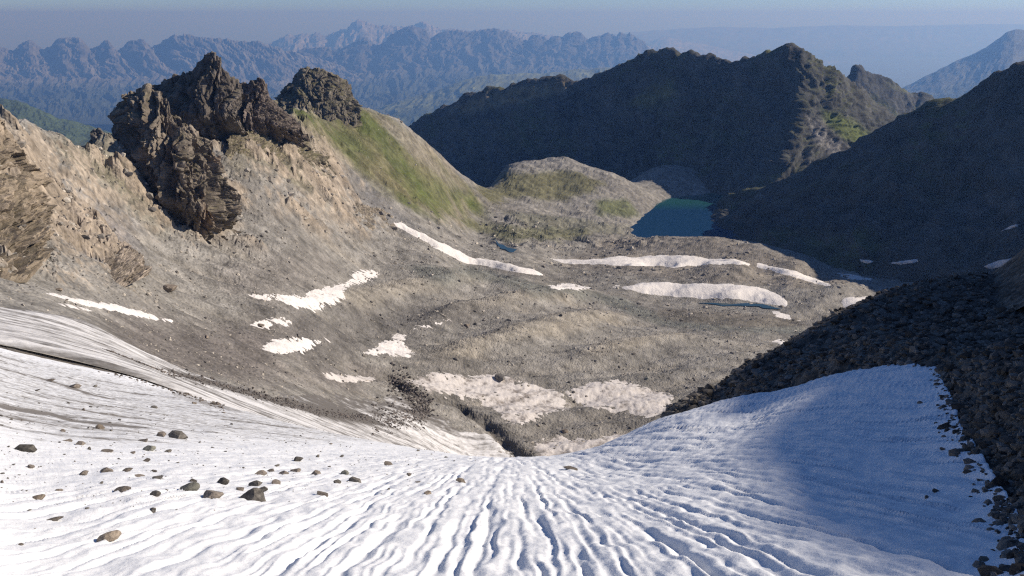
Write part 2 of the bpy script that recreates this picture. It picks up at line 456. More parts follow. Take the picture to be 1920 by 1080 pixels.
rough = fbm2(X / 60, Y / 60, 5, 3, 0.52)
ridg = fbm2(X / 45 + 0.6 * noise2(X / 90, Y / 90, 5), Y / 45, 4, 11, 0.52, True)
small = fbm2(X / 14, Y / 14, 3, 23, 0.5)
near = np.clip(D / 350.0, 0.12, 1.0)
dz = near * (1.5 * rough + 0.6 * small)
dz += m_rocky * near * (5.0 * ridg + 2.2 * fbm2(X / 18, Y / 18, 3, 37, 0.5, True))
dz += m_hill * (3.0 * ridg + 2.0 * fbm2(X / 20, Y / 20, 4, 41, 0.6, True))
dz += m_dome * (5.0 * fbm2(X / 80, Y / 40, 5, 51, 0.55, True) + 2.5 * fbm2(X / 22, Y / 14, 4, 53, 0.6, True) - 2.5)
dz += m_knob * (7.0 * fbm2(X / 45, Y / 45, 5, 61, 0.55, True) - 2.0)
oc = fbm2(X / 60 + 0.3 * small, Y / 50, 4, 141, 0.5)
outc = sstep(0.08, 0.24, oc) * sstep(0.3, 0.8, m_rocky + 0.55 * m_hill)
dz += near * outc * (3.5 + 3.2 * fbm2(X / 16, Y / 16, 3, 143, 0.5, True))
lines = fbm2((0.86 * X + 0.5 * Y) / 75, (-0.5 * X + 0.86 * Y) / 15, 4, 151, 0.5)
flat = np.clip(1 - m_rocky - m_hill - m_dome, 0, 1)
dz += flat * near * 4.0 * lines
def fold(pix, hgt, wid):
    d_ = upsample(line_d(basin, pix, cA, cL), *A.shape) + 0.35 * wid * rough
    tp = 1.0
    for e_ in (pix[0], pix[-1]):
        a_e, l_e = basin.locate(*e_); y_e = math.exp(l_e)
        tp = tp * sstep(0, 75, np.hypot(X - a_e * y_e, Y - y_e))
    return hgt * tp * np.exp(-(d_ / wid) ** 2)
folds = (fold([(760,628),(800,614),(860,592),(960,570),(1100,556),(1200,560)], 8.5, 12) + fold([(760,700),(820,685),(900,658),(1000,630),(1120,605),(1250,600)], 9.0, 13)
         + fold([(600,600),(680,572),(740,556),(850,540),(960,535),(1040,545)], 8.0, 12) + fold([(1000,700),(1100,675),(1200,655),(1320,640),(1420,640)], 8.0, 12)
         + fold([(700,520),(800,520),(900,535),(1000,548)], 6, 16))
dz += folds
dz *= 1 - 0.85 * m_ice
dz += near * np.random.default_rng(3).normal(0, 1, A.shape) * (0.06 + 0.30 * m_rocky + 0.10 * m_dome) * (1 - m_ice)
basin.Z = Z0 + dz
gully = [(738,712),(760,728),(800,745),(835,752),(870,765),(905,785),(935,812),(960,838),(985,858)]
gd = upsample(line_d(basin, gully, cA, cL, 200), *A.shape)
gd = gd + 1.6 * fbm2(X / 7, Y / 7, 3, 77)
basin.Z -= 5.0 * np.exp(-(gd / 3.2) ** 2)

PONDS = []
for pix in ([(1312,564),(1350,565),(1400,569),(1440,575),(1462,581),(1440,580),(1390,574),(1340,569)],
            [(929,457),(944,460),(958,465),(968,470),(955,470),(940,465)]):
    pp = basin.poly(pix, 6)
    zp = float(np.median(basin.at(pp[:, 0], pp[:, 1])))
    m_ = sstep(-9, -1, upsample(poly_sd(pp, cA, cL), *A.shape))
    basin.Z = basin.Z * (1 - m_) + (zp - 0.6) * m_
    PONDS.append((pp, zp))
# ground colours: the rock, scree and turf themselves
T = np.empty(A.shape + (3,)); T[:] = (0.228, 0.215, 0.193)
T *= (1 + 0.22 * rough + 0.18 * small)[..., None]
var = fbm2(X / 160, Y / 160, 4, 7)
T = mix(T, (0.15, 0.138, 0.122), sstep(-0.05, 0.45, var) * 0.6)
T = mix(T, (0.125, 0.12, 0.11), sstep(0.05, 0.5, lines) * 0.5 * flat * sstep(3.5, 0.5, folds))
T = mix(T, (0.29, 0.262, 0.215), sstep(2.5, 7.0, folds) * 0.7)
T = mix(T, (0.31, 0.275, 0.22), sstep(0.1, 0.6, -lines) * 0.5 * flat)
def paint(pix, col, soft=8, amt=1.0, nz=14, ns=0.03, dmin=0):
    global T
    T = mix(T, np.array(col), amt * region(pix, soft, nz, ns, dmin))
paint([(180,585),(330,610),(560,600),(660,640),(560,690),(740,690),(720,720),(480,725),(330,690),(230,640)], (0.135,0.12,0.11), 10, 0.85)
paint([(620,580),(720,570),(880,570),(960,560),(850,620),(740,650),(600,690),(500,640)], (0.13,0.122,0.112), 10, 0.8)
paint([(760,500),(900,505),(1010,530),(1160,560),(1230,585),(1500,610),(1500,630),(1240,610),(1100,560),(900,530),(780,520)], (0.14,0.145,0.13), 8, 0.8)
paint([(80,380),(150,370),(250,420),(260,480),(180,470),(100,440)], (0.15,0.14,0.14), 8, 0.8)
paint([(600,275),(660,320),(740,390),(800,430),(760,440),(680,380),(610,320)], (0.155,0.15,0.145), 7, 0.75)
paint([(380,500),(560,480),(640,500),(560,560),(440,550)], (0.17,0.155,0.14), 10, 0.6)
paint([(1230,578),(1480,590),(1520,610),(1400,615),(1240,600)], (0.14,0.125,0.105), 5, 0.8, 4)
paint([(1130,450),(1330,440),(1520,490),(1600,530),(1480,540),(1230,520),(1050,500)], (0.2,0.175,0.145), 8, 0.6, 5)
green = (0.078, 0.092, 0.03)
brown = (0.15, 0.125, 0.065)
gn = 0.85 * sstep(-0.3, 0.25, fbm2(X / 50, Y / 50, 4, 71) + 0.25 * small)
hillg = region([(520,200),(650,195),(720,215),(800,280),(860,330),(905,385),(870,415),(780,400),(700,345),(630,285),(560,255)], 16, 16, 0.03)
T = mix(T, (0.125, 0.115, 0.05), hillg * 0.9)
T = mix(T, green, np.clip(hillg * gn * 1.2, 0, 1))
paint([(760,310),(830,340),(890,385),(850,400),(770,370)], (0.085,0.105,0.03), 10, 0.7, 16)
paint([(700,210),(760,245),(830,320),(870,350),(840,345),(780,300),(720,240)], (0.2,0.18,0.145), 8, 0.8, 10)
paint([(430,250),(560,250),(640,330),(600,380),(520,330),(440,320)], (0.135,0.115,0.06), 12, 0.65, 18)
paint([(100,270),(230,270),(330,420),(260,400),(180,330)], (0.17,0.15,0.085), 12, 0.65, 18)
paint([(880,330),(1060,315),(1140,345),(1060,375),(900,375)], (0.115,0.11,0.05), 14, 0.85, 26, 0.025)
paint([(1110,375),(1180,375),(1200,405),(1120,405)], (0.1,0.115,0.04), 8, 0.8, 8)
paint([(860,400),(960,425),(1100,430),(1100,450),(960,450),(860,425)], (0.115,0.115,0.05), 10, 0.7, 12)
paint([(940,395),(1100,410),(1180,425),(1160,440),(1000,430)], (0.13,0.13,0.09), 10, 0.6, 12)
# steep ground shows bare rock
gx = np.gradient(basin.Z, axis=1) / np.gradient(X, axis=1)
gy = (np.gradient(basin.Z, axis=0) / np.gradient(Y, axis=0)) - gx * A
slope = np.sqrt(gx ** 2 + gy ** 2)
T = mix(T, np.array((0.25, 0.21, 0.165)) * (1 + 0.35 * ridg)[..., None], sstep(1.0, 1.5, slope) * np.clip(m_rocky + 0.6 * m_hill + m_dome, 0, 1) * (1 - 0.8 * hillg))
T = mix(T, np.array((0.25, 0.205, 0.155)) * (1 + 0.3 * ridg)[..., None], outc * 0.75 * (1 - 0.75 * hillg))
T = mix(T, (0.10, 0.092, 0.085), sstep(0.35, 0.75, fbm2(X / 30, Y / 30, 3, 83)) * 0.5 * (1 - m_hill))
T = mix(T, (0.05, 0.045, 0.04), np.exp(-(gd / 3.5) ** 2) * 0.8)
P = np.stack([X, Y, basin.Z], -1)
T *= (1 + (0.07 + 0.10 * m_rocky) * np.random.default_rng(4).normal(0, 1, A.shape).clip(-2, 2))[..., None]
terrain = link('terrain', mesh_from('terrain', P, grid_faces(*A.shape), M['basin'], T, False))
tag(terrain, 'wide grey brown scree basin with rounded moraine hummocks below the ridge', 'terrain', kind='structure')

# ------------------------------------------------------------------ lake and ponds
def water_sheet(name, pts, z, mat):
    V = np.array([(x, y, z) for x, y in pts])
    me = bpy.data.meshes.new(name); me.from_pydata(V.tolist(), [], [list(range(len(V)))]); me.materials.append(mat)
    return link(name, me)
lake = water_sheet('lake', [(120,1000),(480,1000),(520,1250),(440,1400),(170,1400),(130,1250)], -260.0, water_material('lake_water', (0.010, 0.045, 0.11), 0.08, ((0.018, 0.085, 0.085), 1222.0, 1275.0)))
tag(lake, 'dark blue green mountain lake between the grey dome and shaded slopes', 'lake', kind='structure')

pond_mat = water_material('pond_water', (0.025, 0.055, 0.06))
for (pp, zp), lab in zip(PONDS, ('narrow teal meltwater pond under the undercut snow band', 'tiny turquoise pond among dark hummocks left of the lake')):
    c_ = pp.mean(0)
    tag(water_sheet('pond', [((c_[0] + (a - c_[0]) * 1.08) * math.exp(l), math.exp(l)) for a, l in pp], zp, pond_mat), lab, 'pond', kind='structure')

# ------------------------------------------------------------------ lofted rock: crest and foot lines with their own distances
def loft(curves, nu, nv, ts=None):
    """curves: lists of (u, v, D) from the foot up and over the crest; returns world points (nv, nu, 3) and t"""
    s = np.linspace(0, 1, nu)
    rows = []
    for c in curves:
        c = np.array([to_pix(*p[1:]) if p[0] == 'w' else p for p in c], float)
        d = np.r_[0, np.cumsum(np.hypot(np.diff(c[:, 0]), np.diff(c[:, 1])) + 1e-6)]; d /= d[-1]
        rows.append(np.stack([np.interp(s, d, c[:, 0]), np.interp(s, d, c[:, 1]), np.interp(s, d, np.log(c[:, 2]))], -1))
    rows = np.array(rows)
    k = np.linspace(0, 1, len(curves)) if ts is None else np.array(ts, float)
    t = np.linspace(0, 1, nv)
    out = np.empty((nv, nu, 3))
    for j in range(3):
        for i in range(nu): out[:, i, j] = np.interp(t, k, rows[:, i, j])
    W = world_pt(out[..., 0], out[..., 1], np.exp(out[..., 2]))
    return W, np.repeat(t[:, None], nu, 1)

def normals(P):
    du = np.gradient(P, axis=1); dv = np.gradient(P, axis=0)
    n = np.cross(du, dv); n /= np.linalg.norm(n, axis=-1, keepdims=True) + 1e-9
    return n

def smooth_rows(P, n):
    for _ in range(n):
        Q = P.copy(); Q[1:-1] = (P[:-2] + P[2:] + 2 * P[1:-1]) / 4; P = Q
    return P

def crag(name, curves, nu, nv, size, label, cat='rock tower', seed=0, col=(0.21, 0.175, 0.14), amp=1.0, ts=None, green=0.4, warm=None):
    P, t = loft(curves, nu, nv, ts)
    P = smooth_rows(P, 6)
    n = normals(P); n[..., 2] *= 0.5
    for _ in range(12):
        n[1:-1, 1:-1] = (n[:-2, 1:-1] + n[2:, 1:-1] + n[1:-1, :-2] + n[1:-1, 2:]) / 4
    n /= np.linalg.norm(n, axis=-1, keepdims=True) + 1e-9
    wid = np.linalg.norm(np.diff(P, axis=1), axis=-1).sum(1).mean(); hgt = np.linalg.norm(np.diff(P, axis=0), axis=-1).sum(0).mean()
    Q = np.stack([np.repeat(np.linspace(0, wid, nu)[None], nv, 0), 0 * t + seed * 1.7, t * hgt], -1) / size   # across and down the face
    warp = np.stack([fbm3(Q * 0.5 + 3, 2, seed + 1), 0 * t, 0 * t], -1) * 0.35
    Qw = Q + warp
    flute = fbm3(Qw * np.array([0.75, 1, 0.16]), 3, seed + 5, 0.5, True)
    crack = np.exp(-(noise3(Qw[..., 0] * 0.9, Qw[..., 1], Qw[..., 2] * 0.14, seed + 7) / 0.07) ** 2)
    crack2 = np.exp(-(noise3(Qw[..., 0] * 2.1 + 0.5 * Qw[..., 2], Qw[..., 1] + 4, Qw[..., 2] * 0.5, seed + 8) / 0.09) ** 2)
    f1, edge, cid, tilt = cells3(Qw * np.array([1.25, 1, 0.42]), seed + 9)
    f1b, edgeb, cidb, tiltb = cells3((Q + 0.4 * warp) * np.array([3.4, 1, 1.7]), seed + 19)
    f1c, edgec, cidc, tiltc = cells3(Q * np.array([8.0, 1, 5.0]), seed + 29)
    fine = fbm3(Q * 7.0, 2, seed + 23, 0.6)
    rib = tiltb
    env = sstep(0.0, 0.10, t)
    top = np.exp(-((t - (ts[-2] if ts else 0.8)) / 0.10) ** 2)
    n2 = n.copy(); n2[..., 2] *= 0.3; n2 /= np.linalg.norm(n2, axis=-1, keepdims=True) + 1e-9
    d = amp * size * (0.42 * flute + 0.75 * tilt + 0.28 * (cid - 0.5) + 0.42 * tiltb + 0.10 * (cidb - 0.5) + 0.16 * tiltc + 0.05 * fine - 0.40 * crack - 0.14 * crack2) * env * (1 - 0.55 * top)
    P = P + n2 * d[..., None]
    P[..., 2] += amp * size * env * (0.16 * (cidb - 0.5) + 0.10 * (cidc - 0.5) + 0.15 * tiltb) * (0.5 + 0.9 * top)
    c = np.empty(P.shape); c[:] = col
    c *= (1.0 + 0.45 * (cid - 0.5) + 0.4 * (cidb - 0.5) + 0.4 * (cidc - 0.5))[..., None]
    if warm: c = mix(c, np.array(warm), sstep(0.15, 0.5, fbm3(Q * np.array([0.7, 0.7, 0.35]), 3, seed + 41)) * 0.7)
    nn = normals(P)
    up = np.abs(nn[..., 2])
    c = mix(c, (0.13, 0.12, 0.055), sstep(0.55, 0.8, up) * green * (0.5 + fbm3(Q * 2, 2, seed + 51)).clip(0, 1))
    o = link(name, mesh_from(name, P, grid_faces(nv, nu), M['crag'], c, False))
    return tag(o, label, cat, 'rock towers along the jagged ridge')

crag('rock_tower', [
    [(205,320,470),(262,390,455),(330,450,432),(372,488,430),(425,470,445),(448,440,462)],
    [(208,280,450),(270,330,428),(340,390,412),(400,400,420),(444,400,444)],
    [(210,235,462),(240,210,452),(285,230,440),(340,275,432),(420,345,444)],
    [(212,216,470),(220,200,470),(236,180,468),(260,167,466),(278,164,464),(296,173,460),(318,191,456),(335,216,452),(352,236,450),(372,253,450),(396,286,450),(416,332,452)],
    [(225,250,520),(300,260,510),(360,300,500),(420,360,490)]],
    200, 210, 15.0, 'massive fluted brown rock tower with rounded top standing in front of the ridge', seed=100, ts=(0,.3,.65,.85,1), amp=0.8, warm=(0.30,0.22,0.155), green=0.5, col=(0.185,0.155,0.122))
crag('rock_tower', [
    [(250,270,560),(330,290,555),(400,300,560),(470,280,620)],
    [(262,215,550),(330,210,545),(400,215,540),(450,220,550)],
    [(262,172,565),(290,158,565),(325,146,565),(345,138,565),(362,132,564),(372,122,562),(380,103,560),(388,97,560),(398,94,560),(408,103,560),(418,122,560),(428,140,562),(442,152,566),(452,170,570)],
    [(270,230,620),(340,220,620),(400,200,610),(460,220,610)]],
    170, 150, 13.0, 'tallest dark pinnacle with a pointed blocky summit on the jagged ridge', seed=200, ts=(0,.4,.8,1), amp=0.7, col=(0.125,0.107,0.09), green=0.35)
crag('rock_tower', [
    [(425,310,590),(480,315,612),(540,305,660),(590,295,712)],
    [(430,225,585),(470,220,585),(515,235,600),(560,250,620)],
    [(432,170,600),(440,154,600),(452,152,600),(464,154,600),(476,148,600),(486,142,600),(493,146,600),(498,162,605),(504,182,610),(516,195,615),(532,205,625),(556,228,640)],
    [(440,230,660),(490,220,660),(540,250,670),(580,270,680)]],
    140, 120, 11.0, 'brown crag with a flat serrated crest right of the tallest pinnacle', seed=300, ts=(0,.4,.8,1), amp=0.7, col=(0.145,0.118,0.1))
crag('rock_tower', [
    [(505,215,800),(560,250,780),(620,250,790),(680,235,820)],
    [(515,190,835),(560,185,820),(610,190,820),(672,205,835)],
    [(520,180,860),(532,165,860),(545,152,860),(556,135,860),(568,126,860),(580,124,860),(592,128,860),(604,127,862),(616,133,862),(630,139,864),(642,146,866),(654,156,868),(661,180,868),(672,198,872)],
    [(530,220,940),(580,210,940),(640,215,940),(690,230,940)]],
    150, 110, 15.0, 'craggy rock knob with a rough flat top above the green hill', seed=400, ts=(0,.35,.8,1), amp=0.5, col=(0.135,0.118,0.095), green=0.8)
crag('rock_tower', [
    [(-140,560,140),(-20,530,160),(50,530,175),(95,480,228)],
    [(-150,420,200),(-20,420,222),(60,420,250),(88,400,274)],
    [(-160,320,250),(-20,300,276),(50,320,296),(82,340,308)],
    [(-160,240,300),(-60,215,304),(-20,226,308),(0,230,310),(14,240,311),(24,258,312),(36,290,312),(60,320,314),(80,345,316)],
    [(-160,300,390),(0,310,390),(90,380,380)]],
    130, 160, 13.0, 'warm tan cliff wall cut off by the left edge of the photo', 'cliff', seed=500, ts=(0,.3,.6,.85,1), amp=0.55, col=(0.24,0.195,0.145), green=0.25)
crag('rock_tower', [
    [(165,285,432),(190,290,430),(215,285,432)],
    [(170,262,440),(174,245,440),(182,237,440),(190,238,440),(196,252,440),(204,247,440),(212,258,440)],
    [(168,290,460),(190,290,460),(212,290,460)]],
    50, 50, 5.0, 'small dark rock stump on the saddle left of the massive tower', seed=600, ts=(0,.8,1), amp=0.6, col=(0.14,0.125,0.11))
crag('rock_tower', [
    [(130,500,268),(180,530,262),(230,540,265),(280,515,288)],
    [(140,462,304),(170,452,312),(200,455,315),(235,452,322),(258,470,318),(272,490,310)],
    [(150,480,345),(200,470,350),(265,490,345)]],
    90, 60, 6.0, 'low light brown outcrop in the scree under the massive tower', 'rock outcrop', seed=700, ts=(0,.75,1), amp=0.7, col=(0.28,0.235,0.19), green=0.2)

crag('rock_tower', [
    [(405,375,505),(480,390,545),(560,380,605),(650,365,700)],
    [(420,300,536),(480,300,569),(540,295,617),(612,300,678)],
    [(430,252,560),(455,246,578),(480,240,598),(505,242,622),(530,240,650),(556,246,680),(582,252,702),(606,268,715),(628,290,722)],
    [(440,290,640),(530,280,720),(630,320,780)]],
    150, 120, 9.0, 'broken olive brown rocky slope below the serrated crag', 'rock outcrop', seed=800, ts=(0,.45,.85,1), amp=0.55, col=(0.2,0.17,0.125), green=1.0)
crag('rock_tower', [
    [(625,400,640),(690,435,650),(750,440,690)],
    [(632,370,668),(655,372,678),(690,385,690),(715,390,708),(738,405,722)],
    [(640,400,740),(690,410,760),(740,425,775)]],
    90, 50, 6.0, 'pale rock rib in the scree above the head of the winding snow tongue', 'rock outcrop', seed=900, ts=(0,.75,1), amp=0.7, col=(0.28,0.24,0.19), green=0.3)

# ------------------------------------------------------------------ middle and right mountains
MASSIF = {}
def massif(name, curves, nu, nv, size, amp, ts, colf, label, seed=0, mat='mid', jag=0.25, group=None, rows=10):
    P, t = loft(curves, nu, nv, ts)
    P = smooth_rows(P, rows)
    n = normals(P)
    n = np.where(n[..., 1:2] > 0, -n, n) if np.median(n[..., 2]) < 0 else n
    Q = P / size
    w = np.stack([fbm3(Q * 0.6 + 3, 2, seed + 1), fbm3(Q * 0.6 + 9, 2, seed + 2), 0 * t], -1) * 0.6
    r1 = fbm3((Q + w) * np.array([1.0, 1.0, 0.45]), 5, seed + 5, 0.55, True)
    r2 = fbm3((Q + w) * 3.1, 4, seed + 9, 0.6, True)
    crest = np.exp(-((t - ts[-2]) / 0.06) ** 2)
    env = sstep(0, 0.12, t) * (1 - 0.6 * crest)
    if True:
        wid = np.linalg.norm(np.diff(P, axis=1), axis=-1).sum(1).mean(); hgt = np.linalg.norm(np.diff(P, axis=0), axis=-1).sum(0).mean()
        F_ = np.stack([np.repeat(np.linspace(0, wid, nu)[None], nv, 0), 0 * t + seed, t * hgt], -1) / size
        F_[..., 0] += 0.25 * noise3(F_[..., 0], F_[..., 1], F_[..., 2] * 0.6, seed + 3)
        r1 = 0.35 * r1 + 0.75 * fbm3(F_ * np.array([2.6, 1, 0.30]), 4, seed + 31, 0.6, True)
        r2 = fbm3(F_ * np.array([4.5, 1, 1.1]), 3, seed + 37, 0.6, True)
        if mat != 'far':
            r1 = fbm3(F_ * np.array([1.5, 1, 0.35]), 4, seed + 31, 0.6, True); r2 = fbm3(F_ * np.array([5.5, 1, 2.2]), 3, seed + 37, 0.6, True)
        env = sstep(0, 0.12, t) * (1 - 0.35 * crest)
    P = P + n * (amp * size * (0.5 * r1 + 0.16 * r2) * env)[..., None]
    P[..., 2] += jag * amp * size * crest * (fbm3(Q * (9.0 if mat == 'far' else 6.0), 4, seed + 15, 0.65, True) * 0.8)
    c = colf(P, t, r1, r2, normals(P))
    if seed == 1100:
        kk = np.array([to_pix(*p) for p in P.reshape(-1, 3)]).reshape(P.shape)
        def zone(pix, col, soft, amt):
            nonlocal c
            c = mix(c, np.array(col), amt * sstep(-soft, soft, poly_sd(np.array(pix, float), kk[..., 0], kk[..., 1], 1.0) + 8 * fbm3(P / 40, 3, 77)))
        zone([(840,205),(960,165),(1060,150),(1070,170),(960,195),(870,215)], (0.19,0.155,0.095), 8, 0.8)  # brown plateau, its sunlight painted in as a lighter tone
        zone([(1535,200),(1590,220),(1650,265),(1620,280),(1560,250)], (0.11,0.13,0.035), 8, 0.9)
        zone([(1505,210),(1540,230),(1610,290),(1580,300),(1530,270)], (0.2,0.19,0.18), 8, 0.8)
        zone([(1180,195),(1220,165),(1260,150),(1270,175),(1220,205)], (0.14,0.14,0.06), 8, 0.8)  # sunlit spot on the shaded face, painted as a lighter olive
    MASSIF['right' if seed == 1300 else str(seed)] = P
    o = link(name, mesh_from(name, P, grid_faces(nv, nu), M[mat], c, mat == 'mid'))
    return tag(o, label, 'mountain', group, 'structure')

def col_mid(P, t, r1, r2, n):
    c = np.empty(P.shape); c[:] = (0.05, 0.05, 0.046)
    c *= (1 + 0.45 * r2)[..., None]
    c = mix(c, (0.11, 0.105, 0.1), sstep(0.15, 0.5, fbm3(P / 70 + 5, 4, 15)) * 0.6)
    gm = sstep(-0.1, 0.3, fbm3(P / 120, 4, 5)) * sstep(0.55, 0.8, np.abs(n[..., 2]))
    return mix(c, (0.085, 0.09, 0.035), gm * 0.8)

massif('mountain', [
    [(700,420,1650),(900,400,1600),(1100,400,1500),(1250,385,1400),(1340,390,1330),(1450,430,1190),(1560,440,1200),(1700,440,1340)],
    [(720,300,2100),(900,300,1850),(1100,290,1700),(1250,270,1600),(1400,250,1460),(1485,265,1345),(1560,290,1375),(1640,330,1430),(1760,360,1520)],
    [(700,300,2325),(770,240,2232),(830,208,2166),(880,182,2101),(940,168,2046),(1000,157,1980),(1035,150,1953),(1048,145,1943),(1066,158,1925),(1085,161,1906),(1130,140,1860),(1170,124,1804),(1200,112,1767),(1215,104,1748),(1250,98,1711),(1290,104,1674),(1330,112,1636),(1390,122,1581),(1425,113,1543),(1455,104,1515),(1472,95,1497),(1480,92,1490),(1492,94,1485),(1500,104,1480),(1530,120,1485),(1570,145,1505),(1600,170,1535),(1650,210,1590),(1720,260,1660),(1800,300,1730)],
    [(760,420,2900),(1000,300,2600),(1300,260,2350),(1500,240,2150),(1650,330,2050),(1850,420,2050)]],
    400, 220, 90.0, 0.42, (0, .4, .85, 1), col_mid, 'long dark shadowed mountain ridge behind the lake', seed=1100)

massif('mountain', [
    [(1560,300,2300),(1640,320,2300),(1720,330,2300),(1850,330,2300)],
    [(1560,180,2650),(1582,150,2650),(1596,132,2650),(1602,119,2650),(1612,119,2650),(1622,130,2650),(1640,138,2650),(1665,146,2650),(1690,166,2650),(1705,172,2650),(1728,170,2650),(1742,176,2650),(1756,194,2650),(1800,240,2650)],
    [(1560,330,3100),(1640,330,3100),(1720,340,3100),(1850,360,3100)]],
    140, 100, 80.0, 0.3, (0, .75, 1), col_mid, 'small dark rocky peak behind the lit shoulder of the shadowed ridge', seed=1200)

massif('mountain', [
    [(1290,470,1130),(1330,480,1060),(1400,490,980),(1500,510,900),(1600,535,830),(1750,560,760),(1950,590,700),('w',420,600,-205),('w',460,400,-180)],
    [(1320,430,1180),(1420,420,1110),(1550,400,1030),(1700,390,960),(1850,380,900),('w',520,750,-140),('w',540,560,-140),('w',550,400,-140)],
    [(1350,384,1262),(1365,378,1255),(1400,368,1235),(1450,350,1215),(1500,330,1190),(1550,303,1165),(1600,282,1140),(1640,258,1120),(1680,236,1100),(1720,208,1085),(1740,196,1080),(1765,190,1070),(1790,194,1060),(1820,180,1045),(1850,160,1030),(1868,140,1022),(1890,132,1015),(1905,120,1008),(1930,112,1000),('w',600,900,-68),('w',640,800,-62),('w',640,600,-80),('w',640,400,-90)],
    [(1400,440,1500),(1600,400,1500),(1800,300,1500),('w',900,1000,-250),('w',900,400,-250)]],
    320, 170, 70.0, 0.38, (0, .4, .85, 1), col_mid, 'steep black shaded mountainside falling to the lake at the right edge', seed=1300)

# ------------------------------------------------------------------ far country
def col_far(rock, wood):
    def f(P, t, r1, r2, n):
        c = np.empty(P.shape); c[:] = rock
        c *= (1 + 0.35 * r2)[..., None]
        lowm = sstep(0.62, 0.35, t + 0.12 * r1)
        return mix(c, wood, lowm)
    return f
def hills(name, curves, nu, nv, size, amp, ts, rock, wood, label, seed, jag=0.2):
    return massif(name, curves, nu, nv, size, amp, ts, col_far(rock, wood), label, seed, 'far', jag, rows=1)

hills('mountain', [
    [(-300,235,14000),(100,232,14000),(350,235,14000),(700,235,14500)],
    [(-300,150,21300),(100,152,21300),(350,150,21300),(700,175,21000)],
    [(-300,90,22500),(-150,80,22500),(-60,104,22500),(-15,84,22500),(0,90,22500),(12,96,22500),(30,98,22500),(42,86,22500),(56,79,22500),(66,88,22500),(76,97,22500),(95,94,22500),(106,82,22500),(114,77,22500),(148,76,22500),(156,88,22500),(166,96,22500),(180,94,22500),(190,83,22500),(198,78,22500),(206,88,22500),(216,97,22500),(232,92,22500),(243,81,22500),(264,77,22500),(272,86,22500),(284,92,22500),(298,86,22500),(308,75,22500),(325,70,22500),(350,69,22500),(375,73,22500),(400,75,22500),(430,79,22500),(460,83,22500),(485,82,22500),(510,92,22500),(560,105,22500),(640,130,22500)],
    [(-300,200,27000),(100,200,27000),(350,200,27000),(700,200,27000)]],
    360, 90, 900.0, 0.30, (0, .5, .85, 1), (0.115,0.12,0.125), (0.045,0.058,0.05), 'distant row of seven square blue peaks on the horizon', 2100, 0.22)
hills('mountain', [
    [(420,200,26000),(700,200,26000),(1000,190,26000),(1350,180,26000)],
    [(420,120,36000),(490,92,36000),(515,84,36000),(540,71,36000),(562,68,36000),(580,72,36000),(594,64,36000),(612,68,36000),(632,62,36000),(648,58,36000),(660,49,36000),(675,45,36000),(695,50,36000),(715,54,36000),(735,54,36000),(760,56,36000),(778,50,36000),(795,47,36000),(808,54,36000),(828,62,36000),(850,60,36000),(880,64,36000),(920,62,36000),(955,61,36000),(990,67,36000),(1015,70,36000),(1060,76,36000),(1150,90,36000),(1250,95,36000),(1350,110,36000)],
    [(420,180,42000),(800,170,42000),(1350,180,42000)]],
    300, 80, 1500.0, 0.3, (0, .8, 1), (0.17,0.175,0.18), (0.09,0.095,0.085), 'palest far mountain chain highest on the horizon', 2200, 0.25)
hills('mountain', [
    [(380,235,15000),(650,232,15500),(900,220,15500),(1300,200,16000)],
    [(400,165,23300),(650,150,23300),(900,130,23300),(1300,140,23300)],
    [(400,150,24500),(480,132,24500),(520,122,24500),(560,104,24500),(590,96,24500),(605,94,24500),(625,104,24500),(650,92,24500),(672,80,24500),(684,76,24500),(700,88,24500),(716,92,24500),(736,72,24500),(760,58,24500),(775,57,24500),(795,64,24500),(805,80,24500),(820,72,24500),(838,66,24500),(860,66,24500),(880,68,24500),(900,68,24500),(915,62,24500),(930,60,24500),(950,68,24500),(970,80,24500),(990,86,24500),(1000,76,24500),(1008,73,24500),(1020,78,24500),(1030,85,24500),(1036,74,24500),(1044,72,24500),(1056,76,24500),(1066,68,24500),(1080,65,24500),(1092,72,24500),(1104,78,24500),(1120,74,24500),(1136,70,24500),(1152,72,24500),(1170,70,24500),(1186,76,24500),(1200,82,24500),(1210,92,24500),(1225,102,24500),(1250,125,24500),(1310,150,24500)],
    [(420,200,28000),(800,190,28000),(1310,190,28000)]],
    360, 90, 1000.0, 0.38, (0, .45, .85, 1), (0.085,0.09,0.095), (0.045,0.058,0.05), 'hazy blue mountain range with a pyramid peak across the valley', 2300, 0.30)
hills('mountain', [
    [(640,250,11000),(950,240,11000),(1150,220,11000),(1400,200,11000)],
    [(640,232,15000),(740,195,15000),(830,168,15000),(870,152,15000),(920,142,15000),(970,139,15000),(1020,140,15000),(1080,132,15000),(1150,128,15000),(1210,125,15000),(1300,140,15000),(1400,160,15000)],
    [(780,200,18000),(1000,190,18000),(1400,190,18000)]],
    160, 60, 700.0, 0.16, (0, .7, 1), (0.12,0.14,0.08), (0.06,0.08,0.05), 'pale green terrace of far pastures under the hazy range', 2400, 0.1)
hills('mountain', [
    [(-200,330,4200),(0,330,4300),(120,330,4400),(300,340,4600)],
    [(-200,175,6500),(-60,182,6500),(0,187,6500),(35,192,6500),(70,207,6500),(105,222,6500),(140,230,6500),(180,243,6500),(230,258,6500),(300,290,6500)],
    [(-200,240,8500),(0,240,8500),(120,260,8500),(300,300,8500)]],
    160, 110, 260.0, 0.2, (0, .75, 1), (0.05,0.07,0.035), (0.09,0.1,0.045), 'dark wooded hillside low behind the saddle at the left', 2500, 0.1)
